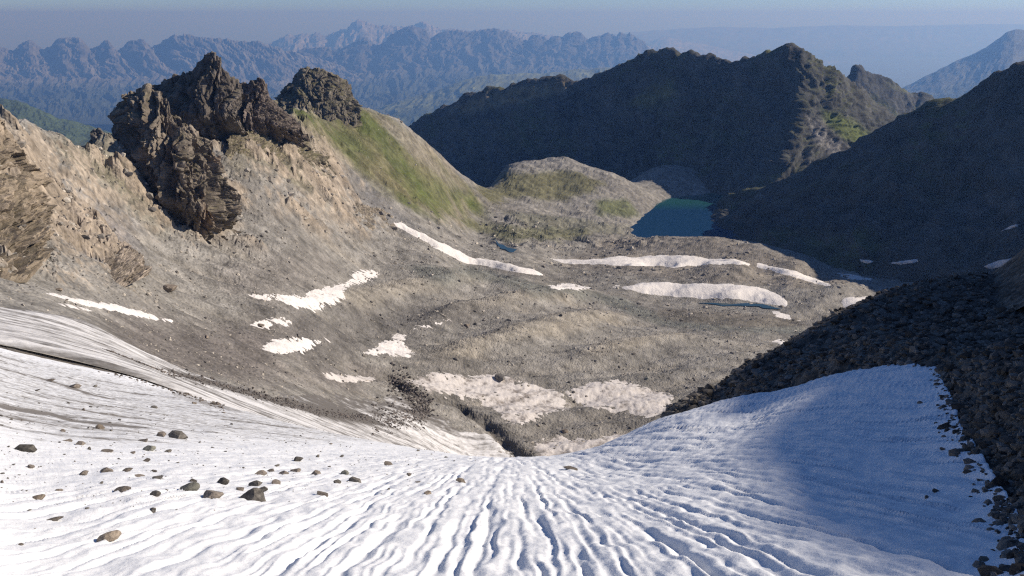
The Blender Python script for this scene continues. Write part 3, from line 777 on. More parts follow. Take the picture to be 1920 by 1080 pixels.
hills('mountain', [
    [(1500,240,10000),(1700,240,10000),(1850,230,10000),(2300,220,10000)],
    [(1560,215,14000),(1640,190,14000),(1690,168,14000),(1740,142,14000),(1775,124,14000),(1800,112,14000),(1830,100,14000),(1850,88,14000),(1870,74,14000),(1890,60,14000),(1903,54,14000),(1920,57,14000),(1960,66,14000),(2050,40,14000),(2300,60,14000)],
    [(1600,240,18000),(1850,200,18000),(2300,200,18000)]],
    180, 70, 700.0, 0.12, (0, .8, 1), (0.1,0.105,0.09), (0.06,0.075,0.05), 'faint blue mountain flank rising at the far right edge', 2600, 0.05)
hills('mountain', [
    [(1120,170,33000),(1300,180,33000),(1700,190,33000)],
    [(1120,110,48000),(1170,92,48000),(1210,80,48000),(1240,70,48000),(1252,68,48000),(1275,75,48000),(1310,80,48000),(1350,90,48000),(1420,104,48000),(1500,112,48000),(1700,120,48000)],
    [(1120,160,56000),(1400,160,56000),(1700,170,56000)]],
    140, 50, 1500.0, 0.14, (0, .8, 1), (0.2,0.2,0.18), (0.1,0.1,0.08), 'faintest hazy summit on the horizon above the shadowed ridge', 2700, 0.05)

hills('mountain', [
    [(1150,150,50000),(1500,150,50000),(2100,150,50000)],
    [(1150,62,58500),(1260,52,58500),(1350,48,58500),(1450,50,58500),(1560,45,58500),(1700,46,58500),(1850,42,58500),(2100,44,58500)],
    [(1150,100,59500),(1500,100,59500),(2100,100,59500)]],
    90, 30, 2000.0, 0.08, (0, .8, 1), (0.2,0.2,0.18), (0.15,0.15,0.12), 'almost vanished horizon range deep in the haze at the right', 2800, 0.05)

gm = bpy.data.meshes.new('ground')
R_ = 59900.0
gm.from_pydata([(-R_, -8000, -2250), (R_, -8000, -2250), (R_, R_, -2250), (-R_, R_, -2250)], [], [(0, 1, 2, 3)])
gmat, nt, gb, N, K = nodes_of('valley_floor')
n1 = N('ShaderNodeTexNoise'); n1.inputs['Scale'].default_value = 0.0006; n1.inputs['Detail'].default_value = 8
tc = N('ShaderNodeTexCoord'); cr = N('ShaderNodeMix'); cr.data_type = 'RGBA'
cr.inputs[6].default_value = (0.05, 0.07, 0.04, 1); cr.inputs[7].default_value = (0.14, 0.15, 0.08, 1)
K(tc.outputs['Object'], n1.inputs['Vector']); K(n1.outputs['Fac'], cr.inputs[0]); K(cr.outputs[2], gb.inputs['Base Color']); gb.inputs['Roughness'].default_value = 1
gm.materials.append(gmat)
tag(link('ground', gm), 'flat valley floor deep in the haze', 'ground', kind='structure')

# ------------------------------------------------------------------ near snow slope
snow = Field(-0.84, 1.0, 2.6, 130.0, 880, 540)
S = []
def cz(Dd): return -(1.7 + 0.39 * Dd + 0.0028 * Dd * Dd)
for Dd in (2.6, 4, 6, 9, 13, 18, 24, 32, 45, 70, 120):
    S.append(('h', 0.0, Dd, cz(Dd)))
for p in [
    (0,1075,5.0),(0,960,7.3),(0,870,10.5),(0,770,19),(0,690,40),(0,645,72),
    (250,1070,5.4),(250,930,8.6),(250,860,13),(250,790,24),(250,735,48),(220,698,62),
    (480,1070,5.7),(480,940,9),(480,880,13),(480,830,22),(480,792,38),(430,765,50),
    (700,1070,5.8),(700,940,9.6),(700,880,15),(700,840,30),
    (850,855,26.5),
    (1100,1070,5.7),(1100,940,10),(1100,880,16),(1100,846,24),
    (1250,1060,5.6),(1250,930,9.6),(1250,860,15),(1240,794,25),
    (1400,1050,5.4),(1400,920,9),(1400,840,13),(1400,775,19),(1400,740,22.5),
    (1560,1040,5.2),(1560,920,8.2),(1560,830,11.5),(1560,750,16.5),(1560,702,20.5),
    (1740,1040,4.9),(1740,930,7.3),(1740,830,10.2),(1740,740,14.4),(1700,682,18.5),
    (1900,1040,4.7),(1880,930,6.8),(1860,800,9.8),
]: S.append(p)
for p in [(-0.9,5,-2.6),(-0.9,20,-6),(-0.9,70,-16),(-0.62,120,-44),(-0.4,120,-60),(-0.2,120,-80),(0.3,120,-95),(0.2,40,-26),(0.35,32,-20),(0.5,28,-13),(0.8,10,-3.5),(1.0,5,-2.2),(0.8,28,-10),(0.8,120,-70)]:
    S.append(('h',) + p)
snow.base(S, 3e-5, (150, 150))
sA, sL, sD, sX, sY = snow.A, snow.L, snow.D, snow.X, snow.Y
# melt runnels that run together towards the lip of the slope
cx_, cy_ = -0.2, 30.0
vx, vy = sX - cx_, sY - cy_
rr = np.hypot(vx, vy) + 0.5
th = np.arctan2(vx, -vy)
bend = 0.07 * noise2(sX / 3.0, sY / 3.0, 301) + 0.09 * noise2(sX / 0.5, sY / 0.6, 302)
lev = np.log2(np.maximum(rr, 2.0) / 24.0)
l0 = np.floor(lev); fl = lev - l0
def runnel(lv):
    f = 150.0 * np.exp2(lv)          # stripes per radian
    return noise2(th * f + bend * 4, rr * 0.24, 311) + 0.30 * noise2(th * f * 2.1 + bend * 6, rr * 0.8, 312)
rn = runnel(l0) * (1 - fl) + runnel(l0 + 1) * fl
cups = fbm2(sX / 0.34, sY / 0.42, 3, 321, 0.5)
lump = fbm2(sX / 1.3, sY / 1.6, 3, 331, 0.5)
fade = sstep(-11, -3, sX - 0.10 * (sY - 14)) * sstep(45, 20, sD)
fade = np.maximum(fade, 0.9 * sstep(16, 7, sD))
rip = -np.sqrt(rn * rn + 0.05) * 1.3 + 0.4
dzs = fade * (0.072 * rip * (1 + 0.5 * lump) + 0.042 * cups) + 0.03 * lump * np.clip(sD / 10, 0.4, 2)
dzs += (1 - fade) * (0.03 * fbm2(sX / 2.2, sY / 1.1, 4, 341) * np.clip(sD / 14, 0.6, 4))
EDGE = [(1180,818,27),(1225,800,25.5),(1400,740,22.6),(1560,702,20.7),(1700,681,18.6),(1755,688,17),(1765,720,15.4),(1775,760,13.8),(1790,850,10.6),(1835,920,8.2),(1885,985,6.4),(1910,1070,4.8),(1950,1150,3.9),(2010,1300,2.6)]
def edge_sd(Aq, Lq, Dq):
    p = np.array([(float(a_of(u, v)), math.log(d)) for u, v, d in EDGE] + [(1.0, -1.0), (-3.0, -1.0), (-3.0, 6.0), (0.05, 6.0), (0.1, math.log(40))])
    return poly_sd(p, Aq, Lq, 1.0) * Dq
esd = edge_sd(sA, sL, sD)
snow_full = snow.Z.copy()
snow.Z -= np.clip(-esd - 0.03, 0, 1.5) * 3.0
snow_base = snow.Z.copy()
snow.Z = snow.Z + dzs
# left part: dirt streaks with the flow, and the debris line at the upper rim
flow = fbm2((sX * 0.78 + sY * 0.62) / 9.0, (-sX * 0.62 + sY * 0.78) / 0.9, 5, 351, 0.6)
dirt = 0.10 * np.ones(sA.shape)
left = sstep(-4.0, -12.0, sX - 0.05 * sY) * sstep(11, 18, sD)
dirt += left * (0.24 + 0.30 * sstep(0.0, 0.5, flow)) + 0.10 * sstep(3, -3, sX - 0.05 * sY) * sstep(7, 14, sD)
band = line_d(snow, [(-60,620),(0,634),(60,646),(120,664),(190,686),(300,722),(420,765)], sA, sL, 40)
dirt += 0.16 * np.exp(-((band + 2.2 * flow) / 2.2) ** 2)
b2 = line_d(snow, [(60,705),(120,722),(165,738),(210,748)], sA, sL)
dirt += 0.6 * np.exp(-((b2 + 0.2 * flow) / 0.22) ** 2)
b3 = line_d(snow, [(0,762),(40,770),(90,776),(140,790),(250,800)], sA, sL)
dirt += 0.45 * np.exp(-((b3 + 0.3 * flow) / 0.35) ** 2)
dirt *= 1 - 0.55 * sstep(50, 64, sD)
sP = np.stack([sX, sY, snow.Z], -1)
snow_o = link('snow_slope', mesh_from('snow_slope', sP, grid_faces(*sA.shape), M['snow'], None, True, {'dirt': dirt}))
tag(snow_o, 'rippled white snow slope filling the foreground, blue in the shade', 'snow', kind='structure')

# ------------------------------------------------------------------ moraine bank on the right
na = 220
mor = Field(0.02, 2.6, 3.0, 62.0, na, 200)
mor.a = np.r_[np.linspace(0.02, 0.80, 170), np.linspace(0.81, 2.6, 50)]
mor.A, mor.L = np.meshgrid(mor.a, mor.l); mor.D = np.exp(mor.L); mor.X = mor.A * mor.D; mor.Y = mor.D
def mor_at(a, l, arr=None):
    arr = mor.Z if arr is None else arr
    a = np.asarray(a, float); l = np.asarray(l, float)
    c = np.clip(np.interp(a, mor.a, np.arange(na)), 0, na - 1.001); r = np.clip((l - mor.l[0]) / (mor.l[1] - mor.l[0]), 0, len(mor.l) - 1.001)
    c0, r0 = c.astype(int), r.astype(int); fc, fr = c - c0, r - r0
    return (arr[r0, c0] * (1-fc) + arr[r0, c0+1] * fc) * (1-fr) + (arr[r0+1, c0] * (1-fc) + arr[r0+1, c0+1] * fc) * fr
mor.at = mor_at
Mp = [
    (1225,800,25.5),(1290,742,28),(1400,682,31.5),(1500,632,34.5),(1560,602,36.5),(1640,575,38.5),(1720,555,40.5),(1800,538,42),(1860,533,42.5),(1920,530,43),
    (1330,745,26.5),(1450,695,28),(1560,650,29.5),(1700,605,31),(1850,580,32),
    (1400,740,23.0),(1560,702,20.8),(1700,680,18.6),(1760,690,16.8),(1775,760,13.8),(1790,850,10.6),(1835,920,8.2),(1885,985,6.4),(1910,1070,4.8),
    (1850,650,20),(1920,700,15),(1920,850,9.4),(1920,620,24),
]
for p in [(0.62,42.5,-13.0),(0.75,42,-12),(0.9,42,-10.5),(1.2,38,-8),(1.6,30,-5),(2.4,24,-2),
          (0.85,20,-6.6),(1.05,14,-4.0),(1.0,9,-3.0),(1.4,9,-2),(2.2,9,0),(1.0,5,-2.2),(1.5,5,-1.4),(2.4,5,0),(1.2,3.2,-1.2),(2.4,3.2,-0.2),(1.4,20,-3.5),(1.9,16,-1),
          (0.15,32,-22),(0.25,40,-26),(0.36,46,-28),(0.46,52,-29),(0.56,58,-30),(0.8,60,-28),(1.5,60,-20),(2.4,60,-12),(0.2,60,-46),(0.05,40,-34),
          (0.15,22,-13.5),(0.12,12,-8.5),(0.12,6,-5.6),(0.3,18,-11.5),(0.4,14,-9.6),(0.42,10,-7.4),(0.45,6,-5.0),(0.5,3.5,-3.6)]:
    Mp.append(('h',) + p)
cs = []
a_, b_, w_ = [], [], []
for p in Mp:
    if p[0] == 'h': a_.append(p[1]); b_.append(math.log(p[2])); w_.append(p[3] / p[2])
    else: a_.append(float(a_of(p[0], p[1]))); b_.append(math.log(p[2])); w_.append(float(g_of(p[1])))
mt = TPS(np.array(a_), np.array(b_), np.array(w_), 5e-5)
mor.Z = mt(mor.A, mor.L) * mor.D
mesd = edge_sd(mor.A, mor.L, mor.D)
sf = snow.at(mor.A, mor.L, snow_full)
mor.Z = np.where(mesd > 0, np.minimum(mor.Z, sf) - np.clip(mesd, 0, 6) * 0.6, mor.Z)
wb = sstep(4.0, 0.5, -mesd) * (mesd <= 0)
mor.Z = mor.Z * (1 - wb) + np.maximum(mor.Z, sf + 0.12 * sstep(0, 0.6, -mesd)) * wb
mcell = cells3(np.stack([mor.X, mor.Y, 0 * mor.X], -1) / 0.45, 5)
mor_smooth = mor.Z.copy()
mor.Z = mor.Z + 0.10 * (mcell[2] - 0.5) - 0.10 * np.exp(-mcell[1] * 8) + 0.10 * fbm2(mor.X / 1.3, mor.Y / 1.3, 4, 401)
mT = np.empty(mor.A.shape + (3,)); mT[:] = (0.11, 0.10, 0.086)
mT *= (0.65 + 0.7 * mcell[2])[..., None]
mor_o = link('moraine_bank', mesh_from('moraine_bank', np.stack([mor.X, mor.Y, mor.Z], -1), grid_faces(*mor.A.shape), M['moraine'], mT))
tag(mor_o, 'dark shaded moraine bank of loose rubble at the right', 'moraine', kind='structure')


# ------------------------------------------------------------------ rocky ridge beyond the right edge that shades the bank and the snow
rx, ry = np.meshgrid(np.linspace(18, 78, 121), np.linspace(-45, 66, 223))
kx = math.tan(SUN_EL) / math.cos(SUN_AZ); ky = math.tan(SUN_AZ)
cy, cz_ = [], []
for u, v in [(1660,1075),(1600,1040),(1500,1012),(1440,985),(1400,920),(1385,860),(1420,810),(1500,750),(1430,765),(1340,785)]:
    a_s, l_s = snow.locate(u, v); d_s = math.exp(l_s); x_s = a_s * d_s
    cy.append(d_s + ky * (45 - x_s)); cz_.append(float(g_of(v)) * d_s + kx * (45 - x_s))
for u, v, d_s in [(1290,742,28),(1400,682,31.5),(1560,602,36.5),(1720,555,40.5),(1800,540,42)]:
    x_s = float(a_of(u, v)) * d_s
    cy.append(d_s + ky * (45 - x_s)); cz_.append(float(g_of(v)) * d_s - 0.15 + kx * (45 - x_s))
o_ = np.argsort(cy); cy = np.array(cy)[o_]; cz_ = np.array(cz_)[o_]
crest_z = np.interp(ry, np.r_[-45, cy[0] - 4, cy, cy[-1] + 6, 66], np.r_[cz_[0] + 5, cz_[0] + 1, cz_, cz_[-1] - 7, -24])
crest_z = crest_z + 0.16 * fbm2(rx * 0 + 3, ry / 4.0, 4, 431)
rz = crest_z - 0.78 * np.abs(rx - 45) ** 1.02 + 0.8 * fbm2(rx / 6, ry / 6, 4, 441) * np.clip(np.abs(rx - 45) / 6, 0, 1)
rT = np.empty(rx.shape + (3,)); rT[:] = (0.13, 0.115, 0.097)
ridge_o = link('rubble_ridge', mesh_from('rubble_ridge', np.stack([rx, ry, rz], -1), grid_faces(*rx.shape), M['moraine'], rT))
tag(ridge_o, 'rubble ridge beside the moraine bank, outside the picture', 'ridge', kind='structure')

# ------------------------------------------------------------------ snow patches and glacier ice lying on the basin
def patch(name, pix, label, cat='snow patch', thick=1.2, edge=None, dirt=0.15, dirt_n=0.0, mat='patch', ripple=0.25, dmin=0, group='old snow patches in the basin', kind=None, streak=None):
    pp = basin.poly(pix, 5, dmin)
    pad_a, pad_l = 0.012, 0.03
    a0, a1, l0, l1 = pp[:, 0].min() - pad_a, pp[:, 0].max() + pad_a, pp[:, 1].min() - pad_l, pp[:, 1].max() + pad_l
    nc = int(np.clip((a1 - a0) / 0.0012, 24, 420)); nr = int(np.clip((l1 - l0) / 0.0035, 20, 240))
    pa, pl = np.meshgrid(np.linspace(a0, a1, nc), np.linspace(l0, l1, nr))
    pd = np.exp(pl); px_, py_ = pa * pd, pd
    ca, cl = np.meshgrid(np.linspace(a0, a1, max(12, nc // 2)), np.linspace(l0, l1, max(12, nr // 2)))
    dm = float(np.exp(pp[:, 1].mean()))
    sdm = upsample(poly_sd(pp, ca, cl), nr, nc)
    w = edge if edge else 0.006 * dm
    sdm = sdm + w * (1.2 * fbm2(px_ / (w * 6), py_ / (w * 8), 5, len(pix) * 7, 0.6))
    thick = thick if thick >= 1.5 else 0.45 * thick
    th = thick * (sstep(-0.2 * w, 2.6 * w, sdm) * 1.25 - 0.25)
    th = np.where(sdm < -0.2 * w, -0.25 * thick - 0.5 * np.clip(-sdm / w, 0, 2), th)
    rp = 1.6 * ripple * (fbm2(px_ / 5, py_ / 2.6, 4, 61, 0.6))
    zz = basin.at(pa, pl) + th + rp * sstep(0, w, sdm)
    dr = np.full(pa.shape, dirt) + (dirt_n + 0.12) * fbm2(px_ / 14, py_ / 9, 5, 67, 0.65) + 0.35 * sstep(0.6 * w, -0.3 * w, sdm)
    if streak is not None: dr = dr + streak(px_, py_, pd)
    V = np.stack([px_, py_, zz], -1)
    keep = sdm > -0.5 * w
    F = grid_faces(nr, nc, keep)
    used = np.unique(F); rm = np.full(nr * nc, -1); rm[used] = np.arange(len(used))
    o = link(name, mesh_from(name, V.reshape(-1, 3)[used], rm[F], M[mat], None, True, {'dirt': dr.ravel()[used]}))
    return tag(o, label, cat, group, kind)

patch('snow_patch', [(703,396),(720,404),(735,412),(752,415),(770,425),(800,436),(812,450),(832,452),(850,465),(880,477),(920,487),(960,497),(1000,507),(1038,517),(1000,519),(950,509),(900,498),(868,495),(835,476),(815,470),(800,456),(765,438),(738,424),(720,411)], 'long winding white snow tongue descending diagonally through the middle of the basin', thick=3.0, dirt=0.05)
patch('snow_patch', [(442,548),(500,549),(560,548),(600,535),(640,525),(665,508),(690,502),(714,507),(712,520),(690,530),(655,540),(652,562),(640,572),(590,586),(560,582),(530,570),(480,560)], 'ragged white snowfield on the scree bench under the towers, widest on the bench', thick=1.0, dirt=0.24, dirt_n=0.35)
patch('snow_patch', [(446,609),(490,598),(530,590),(553,596),(545,610),(510,618),(485,616)], 'small flat snow patch with a reddish boulder at its edge', thick=0.8, dirt=0.2, dirt_n=0.25)
patch('snow_patch', [(480,651),(510,636),(560,628),(610,634),(624,645),(590,658),(545,667),(505,662)], 'oval ribbed snow patch on dark rubble just above the dirty ice', thick=0.9, dirt=0.2, dirt_n=0.25, ripple=0.35)
patch('snow_patch', [(675,662),(710,640),(735,628),(765,626),(760,645),(782,666),(770,674),(730,670),(700,668)], 'fan shaped crusted snow patch in the centre of the rubble', thick=0.9, dirt=0.26, dirt_n=0.3, ripple=0.5)
patch('snow_patch', [(755,621),(790,608),(830,598),(858,592),(840,603),(800,615),(770,626)], 'slim snow sliver pointing right above the fan shaped patch', thick=0.8, dirt=0.24, dirt_n=0.2)
patch('snow_patch', [(60,543),(100,550),(165,560),(210,568),(270,583),(342,604),(320,607),(260,597),(200,583),(150,571)], 'thin pale snow strip at the foot of the scree at far left', thick=0.9, dirt=0.2, dirt_n=0.2)
patch('snow_patch', [(92,561),(140,571),(184,584),(172,589),(120,575)], 'shorter snow streak below the thin strip at far left', thick=0.6, dirt=0.3, dirt_n=0.2)
patch('snow_patch', [(1018,482),(1060,487),(1090,489),(1160,480),(1230,476),(1300,478),(1370,486),(1440,493),(1500,509),(1575,538),(1545,537),(1480,518),(1420,503),(1370,497),(1330,497),(1270,503),(1200,500),(1120,498),(1060,495)], 'upper long snow band curving along the hummock below the lake', thick=2.2, dirt=0.08)
patch('snow_patch', [(1163,540),(1190,529),(1250,528),(1320,528),(1380,532),(1440,540),(1468,553),(1489,580),(1450,573),(1400,567),(1330,562),(1260,559),(1200,551)], 'lower broad snow band with undercut edge above the narrow pond', thick=2.2, dirt=0.12, dirt_n=0.1, ripple=0.18)
patch('snow_patch', [(1008,544),(1045,530),(1070,529),(1118,540),(1090,547),(1040,546)], 'small shaded snow patch at the lower end of the winding tongue', thick=1.2, dirt=0.12)
patch('snow_patch', [(1573,565),(1590,554),(1640,552),(1695,557),(1650,571),(1600,586),(1580,580)], 'smooth rounded snow patch half hidden by the dark moraine', thick=1.6, dirt=0.08)
patch('snow_patch', [(1432,576),(1460,583),(1518,600),(1490,603),(1458,597)], 'small snow tongue just right of the narrow pond', thick=1.2, dirt=0.12)
patch('snow_patch', [(1146,537),(1167,529),(1158,544)], 'tiny snow scrap left of the broad snow band', thick=1.0, dirt=0.15)
patch('snow_patch', [(508,422),(525,424),(532,431),(516,431)], 'tiny snow spot high on the scree below the knob', thick=1.6, dirt=0.1)
patch('snow_patch', [(463,469),(480,471),(494,486),(480,486)], 'small slanting snow spot below the massive tower foot', thick=1.4, dirt=0.1)
patch('snow_patch', [(582,264),(591,269),(609,269),(610,279),(590,278)], 'bright snow scrap on the green hill under the knob', thick=2.4, dirt=0.02)
patch('snow_patch', [(1438,640),(1460,635),(1492,643),(1470,651)], 'snow scrap touching the skyline of the dark moraine', thick=0.9, dirt=0.15)
patch('snow_patch', [(1566,512),(1600,514),(1645,524),(1620,529),(1585,528)], 'blue shaded snow patch at the foot of the black mountainside', thick=1.2, dirt=0.1, dmin=800)
patch('snow_patch', [(596,694),(650,700),(716,706),(702,718),(640,719),(610,710)], 'dirty pinkish snow lens beside the head of the gully', thick=0.8, dirt=0.36, dirt_n=0.25, mat='patch_dirty')
def ice_streaks(x, y, d):
    q = fbm2((0.55 * x + 0.83 * y) / 60.0, (-0.83 * x + 0.55 * y) / 4.5, 5, 191, 0.6)
    return 0.45 * q + 0.1
patch('snow_patch', [(742,713),(780,698),(820,692),(870,702),(930,700),(990,715),(1055,732),(1080,760),(1020,790),(985,806),(955,800),(930,775),(890,757),(830,750),(780,737)], 'broad pinkish dirty snowfield right of the dark gully', thick=0.9, dirt=0.28, dirt_n=0.4, ripple=0.6, mat='patch_dirty', streak=ice_streaks, edge=4.0)
patch('snow_patch', [(1045,738),(1100,715),(1160,709),(1200,722),(1272,738),(1266,768),(1220,790),(1150,777),(1090,764)], 'white crusted snowfield touching the dark moraine end', thick=0.9, dirt=0.2, dirt_n=0.3, ripple=0.6, mat='patch_dirty', streak=ice_streaks, edge=4.0)
patch('snow_patch', [(978,852),(1000,828),(1040,818),(1110,822),(1180,806),(1236,790),(1225,815),(1150,850),(1050,870)], 'grey white ice strip directly behind the snow lip', thick=0.8, dirt=0.3, dirt_n=0.35, ripple=0.5, mat='patch_dirty', streak=ice_streaks, edge=4.0)

def flow_dirt(x, y, d):
    q = fbm2((0.80 * x + 0.60 * y) / 34.0, (-0.60 * x + 0.80 * y) / 2.6, 5, 171, 0.62)
    q2 = fbm2((0.80 * x + 0.60 * y) / 70.0, (-0.60 * x + 0.80 * y) / 10.0, 3, 173, 0.55)
    rim = line_d(basin, [(-60,560),(60,575),(170,600),(260,650),(400,705),(560,738),(700,745),(780,765)], x / y, np.log(y))
    rim = sstep(14, 1, rim)
    bd = line_d(basin, [(330,706),(420,728),(520,755),(600,775),(690,787)], x / y, np.log(y))
    return 0.30 * q + 0.25 * q2 + 0.22 * rim + 0.5 * np.exp(-((bd + 2.5 * q) / 3.0) ** 2)
patch('glacier_ice', [(-160,548),(0,572),(90,582),(170,600),(240,645),(340,690),(470,726),(600,733),(690,738),(745,722),(770,745),(800,765),(850,790),(900,800),(950,830),(975,856),(940,885),(700,880),(500,850),(250,770),(0,690),(-160,660)],
      'dirty streaked glacier ice sweeping from the left edge to the gully', 'glacier', thick=1.0, edge=2.5, dirt=0.46, mat='glacier', ripple=0.15, group=None, streak=flow_dirt)

# snow remnants on the shaded mountainside at the right
def grid_patch(mname, pix, label):
    P = MASSIF[mname]
    k = np.array([to_pix(*p) for p in P.reshape(-1, 3)]).reshape(P.shape)
    u0, v0 = k[..., 0], k[..., 1]
    pol = np.array(pix, float)
    nn = normals(P); nn = np.where(nn[..., 2:3] < 0, -nn, nn)
    r, c = np.where((u0 > pol[:, 0].min() - 12) & (u0 < pol[:, 0].max() + 12) & (v0 > pol[:, 1].min() - 12) & (v0 < pol[:, 1].max() + 12))
    if len(r) < 4: return
    r0, r1, c0, c1 = max(r.min(), 0), r.max() + 1, c.min(), c.max() + 1
    nr, nc = (r1 - r0) * 5, (c1 - c0) * 5
    Q = np.stack([upsample(P[r0:r1+1, c0:c1+1, j], nr, nc) for j in range(3)], -1)
    Nn = np.stack([upsample(nn[r0:r1+1, c0:c1+1, j], nr, nc) for j in range(3)], -1)
    U, Vv = upsample(u0[r0:r1+1, c0:c1+1], nr, nc), upsample(v0[r0:r1+1, c0:c1+1], nr, nc)
    sdp = poly_sd(pol, U, Vv, 1.0) + 2.0 * fbm2(Q[..., 0] / 8, Q[..., 1] / 8, 3, 5)
    Q = Q + Nn * (np.clip(sdp, -1.5, 2) * 0.6)[..., None]
    F = grid_faces(nr, nc, sdp > -1)
    if len(F) == 0: return
    used = np.unique(F); rm = np.full(nr * nc, -1); rm[used] = np.arange(len(used))
    o = link('snow_patch', mesh_from('snow_patch', Q.reshape(-1, 3)[used], rm[F], M['patch'], None, True, {'dirt': np.full(len(used), 0.1)}))
    tag(o, label, 'snow patch', 'snow remnants on the shaded mountainside')
grid_patch('right', [(1612,486),(1640,489),(1632,494),(1615,492)], 'short faint snow streak on the black mountainside nearest the lake')
grid_patch('right', [(1665,493),(1690,490),(1720,485),(1722,491),(1690,496)], 'faint longer snow streak on the black mountainside, middle of three')
grid_patch('right', [(1843,500),(1870,489),(1905,482),(1900,490),(1862,505)], 'slanting snow patch low on the black mountainside near the right edge')
grid_patch('right', [(1876,434),(1900,422),(1918,416),(1904,426)], 'small snow dash high on the black mountainside at the right edge')

# ------------------------------------------------------------------ stones
import bmesh
def rock_mesh(name, seed, sub, mat, flat=0.6, cuts=12, rough_=0.10):
    rnd = random.Random(seed)
    bm = bmesh.new(); bmesh.ops.create_icosphere(bm, subdivisions=sub, radius=1.0)
    V = np.array([v.co[:] for v in bm.verts])
    for _ in range(cuts):
        n = np.array([rnd.gauss(0, 1) for _ in range(3)]); n /= np.linalg.norm(n)
        d = rnd.uniform(0.45, 0.8)
        ex = V @ n - d
        V = V - np.where(ex > 0, ex, 0)[:, None] * n
    V = V * (1 + rough_ * fbm3(V * 2.2 + seed, 3, seed, 0.55)[:, None])
    V *= np.array([1.0, rnd.uniform(0.6, 0.95), flat * rnd.uniform(0.75, 1.2)])
    V /= np.abs(V[:, 0]).max()
    for v, c in zip(bm.verts, V): v.co = c
    me = bpy.data.meshes.new(name); bm.to_mesh(me); bm.free()
    me.materials.append(mat)
    if sub < 3:
        me.polygons.foreach_set('use_smooth', np.zeros(len(me.polygons), bool))
    else:
        me.polygons.foreach_set('use_smooth', np.zeros(len(me.polygons), bool))
    return me
HERO = {k: [rock_mesh('boulder', 10 * i + j, 3, M[mk], fl) for j in range(5)] for i, (k, mk, fl) in enumerate((('d', 'boulder_dark', 0.48), ('b', 'boulder', 0.45), ('g', 'boulder_green', 0.6), ('t', 'boulder_tan', 0.42), ('f', 'boulder', 0.2)))}
RND = random.Random(7)
def put_rock(name, me, field, u, v, wpx, label, cat, group=None, sink=0.25, lift=None):
    a, l = field.locate(u, v)
    y = math.exp(l); x = a * y; z = float(field.at(np.array(a), np.array(l)))
    r = 0.5 * wpx / FPX * math.sqrt(x * x + y * y + z * z)
    o = link(name, me)
    o.location = (x, y, z + r * sink)
    o.scale = (r, r, r)
    o.rotation_euler = (RND.uniform(-0.25, 0.25), RND.uniform(-0.25, 0.25), RND.uniform(0, 6.28) if wpx < 18 else RND.choice([0, math.pi]) + RND.uniform(-0.5, 0.5))
    return tag(o, label, cat, group)

